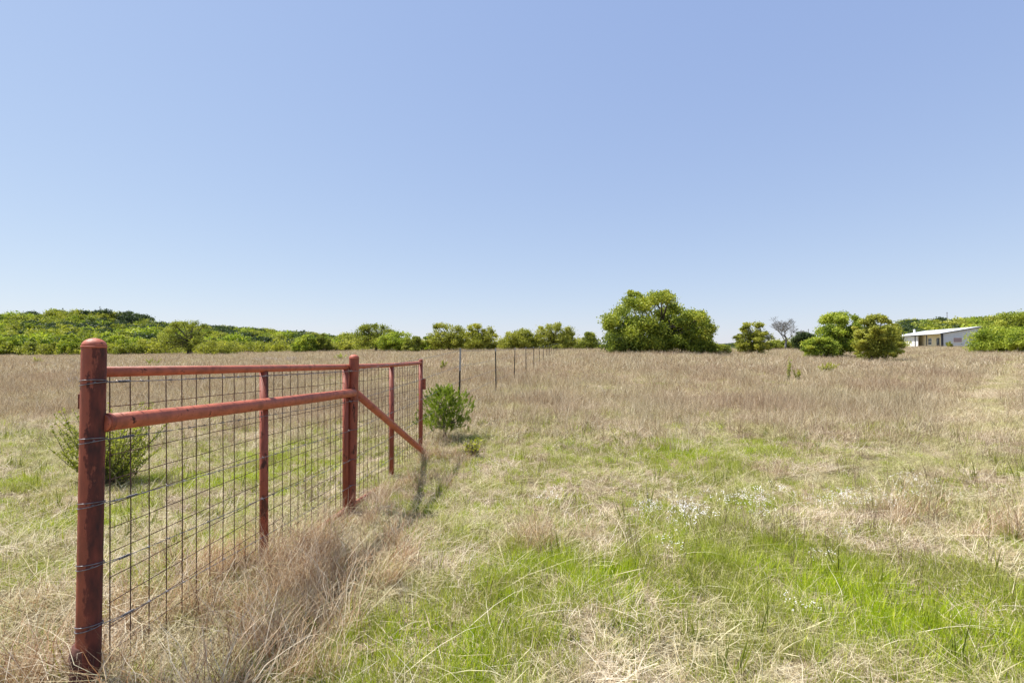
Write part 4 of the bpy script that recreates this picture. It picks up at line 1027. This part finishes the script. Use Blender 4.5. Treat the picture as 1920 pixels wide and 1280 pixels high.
    P, i, r, s = place(rng, X, Y, 6, .7, 1.25, .12); r[:, 2] = np.where(i < 1, rng.normal(size=len(X)) * 1.1 - .5, r[:, 2])
    s[(Y > 4.6)] *= .75
    scatter_object('dry_bunchgrass', 'tangled reddish brown bunchgrass heaped along the foot of the fence', 'grass', tf, P, i, r, s, [GM['red']])
    # --- low dark dead clumps in the worn places
    tf = []
    for k in range(5): tf.append(merge([blades(rng, 60, .12, (.04, .15), (.5, 1.3), (.9, 1.8), .0040, 3, curl=.9), blades(rng, 14, .1, (.08, .2), (.1, .7), (.4, 1.4), .003, 3, curl=.6)]))
    X, Y = field_points(rng, 3, 16, 12); dk = blobs(X, Y, [(1100, 872, 40, 7, 1), (1030, 866, 25, 5, 1), (1440, 885, 45, 9, 1), (1590, 885, 70, 12, 1), (1530, 850, 60, 6, .8), (1730, 812, 30, 4, 1), (1670, 805, 25, 4, .8), (1800, 905, 50, 10, .8), (1850, 745, 40, 3, 1), (1900, 880, 50, 10, .8), (1000, 1000, 20, 14, 1), (1640, 1035, 50, 14, .7), (1150, 810, 60, 5, .6), (870, 850, 30, 8, .8)])
    keep = rng.random(len(X)) < dk * .8 + .35 * sstep(.62, .72, fbm(X * .9, Y * .9, 131, 3)); X, Y = X[keep], Y[keep]; P, i, r, s = place(rng, X, Y, 5, .7, 1.4, .1)
    scatter_object('dead_clumps', 'low dark brown dead clumps in the worn places of the field', 'grass', tf, P, i, r, s, [GM['weed']])
    # --- long pale stems lying at the left foreground and by the brace post
    tf = []
    for k in range(5): tf.append(merge([blades(rng, 16, .2, (.3, .75), (.7, 1.25), (1.3, 1.8), .0032, 6, curl=.6)]))
    X, Y = field_points(rng, 1.5, 9, 26); dm = blobs(X, Y, [(40, 1180, 190, 130, 1.5), (60, 1040, 120, 60, .5), (740, 1010, 130, 50, .7), (330, 1230, 140, 40, .4), (60, 850, 120, 30, .6), (1200, 1150, 500, 160, .03), (1600, 1200, 180, 60, .08), (1500, 900, 400, 60, .08)])
    keep = rng.random(len(X)) < dm; X, Y = X[keep], Y[keep]; P, i, r, s = place(rng, X, Y, 5, .7, 1.2, .1, .02)
    scatter_object('long_straw', 'long pale dead stems lying over the grass at left foreground', 'straw', tf, P, i, r, s, [GM['straw']])
    # --- broad leaved weeds
    tf = []
    for k in range(5): tf.append(merge([blades(rng, 16, .05, (.03, .09), (.2, .8), (.7, 1.4), .011, 3), blades(rng, 8, .03, (.08, .18), (0, .3), (.1, .6), .007, 3)]))
    X, Y = field_points(rng, 1.3, 9, 14); keep = rng.random(len(X)) < .1 + .9 * sstep(.5, .7, fbm(X * 1.3, Y * 1.3, 97, 3)); X, Y = X[keep], Y[keep]
    P, i, r, s = place(rng, X, Y, 5, .6, 1.4)
    scatter_object('broadleaf_weeds', 'small broad leaved green weeds dotted among the near grass', 'weeds', tf, P, i, r, s, [LEAF['olive']])
    # --- tiny white flowers
    tf = []
    for k in range(4):
        st = blades(rng, 12, .12, (.09, .17), (0, .25), (0, .3), .002, 2); heads = []; v = st[0].reshape(12, 3, 2, 3)[:, -1].mean(1)
        for c in v:
            for q in range(3):
                cc = c + rng.normal(size=3) * .006; a = rng.uniform(0, 6.28); rr_ = .0042
                heads.append([cc + np.array([math.cos(a + j * 1.5708) * rr_, math.sin(a + j * 1.5708) * rr_, .003 * (j % 2)]) for j in range(4)])
        hv = np.array(heads).reshape(-1, 3); hf = np.arange(len(hv)).reshape(-1, 4)
        vv, ff, rr2 = merge([st, (hv, hf, np.ones(len(hf)))]); tf.append((vv, ff, rr2, np.concatenate([np.zeros(len(st[1]), np.int32), np.ones(len(hf), np.int32)])))
    X, Y = field_points(rng, 2.2, 9, 46)
    dm = blobs(X, Y, [(1200, 958, 120, 18, .5), (1300, 970, 100, 18, .6), (1390, 975, 60, 20, .3), (1510, 948, 110, 18, .9), (1600, 945, 80, 16, .6), (1450, 1000, 200, 40, .12), (1700, 930, 120, 20, .15), (1300, 1150, 400, 120, .02)])
    keep = rng.random(len(X)) < dm; X, Y = X[keep], Y[keep]; P, i, r, s = place(rng, X, Y, 4, .8, 1.2)
    scatter_object('white_wildflowers', 'drifts of tiny white wildflowers in the green grass', 'wildflowers', tf, P, i, r, s, [GM['green'], GM['white']])
grasses()
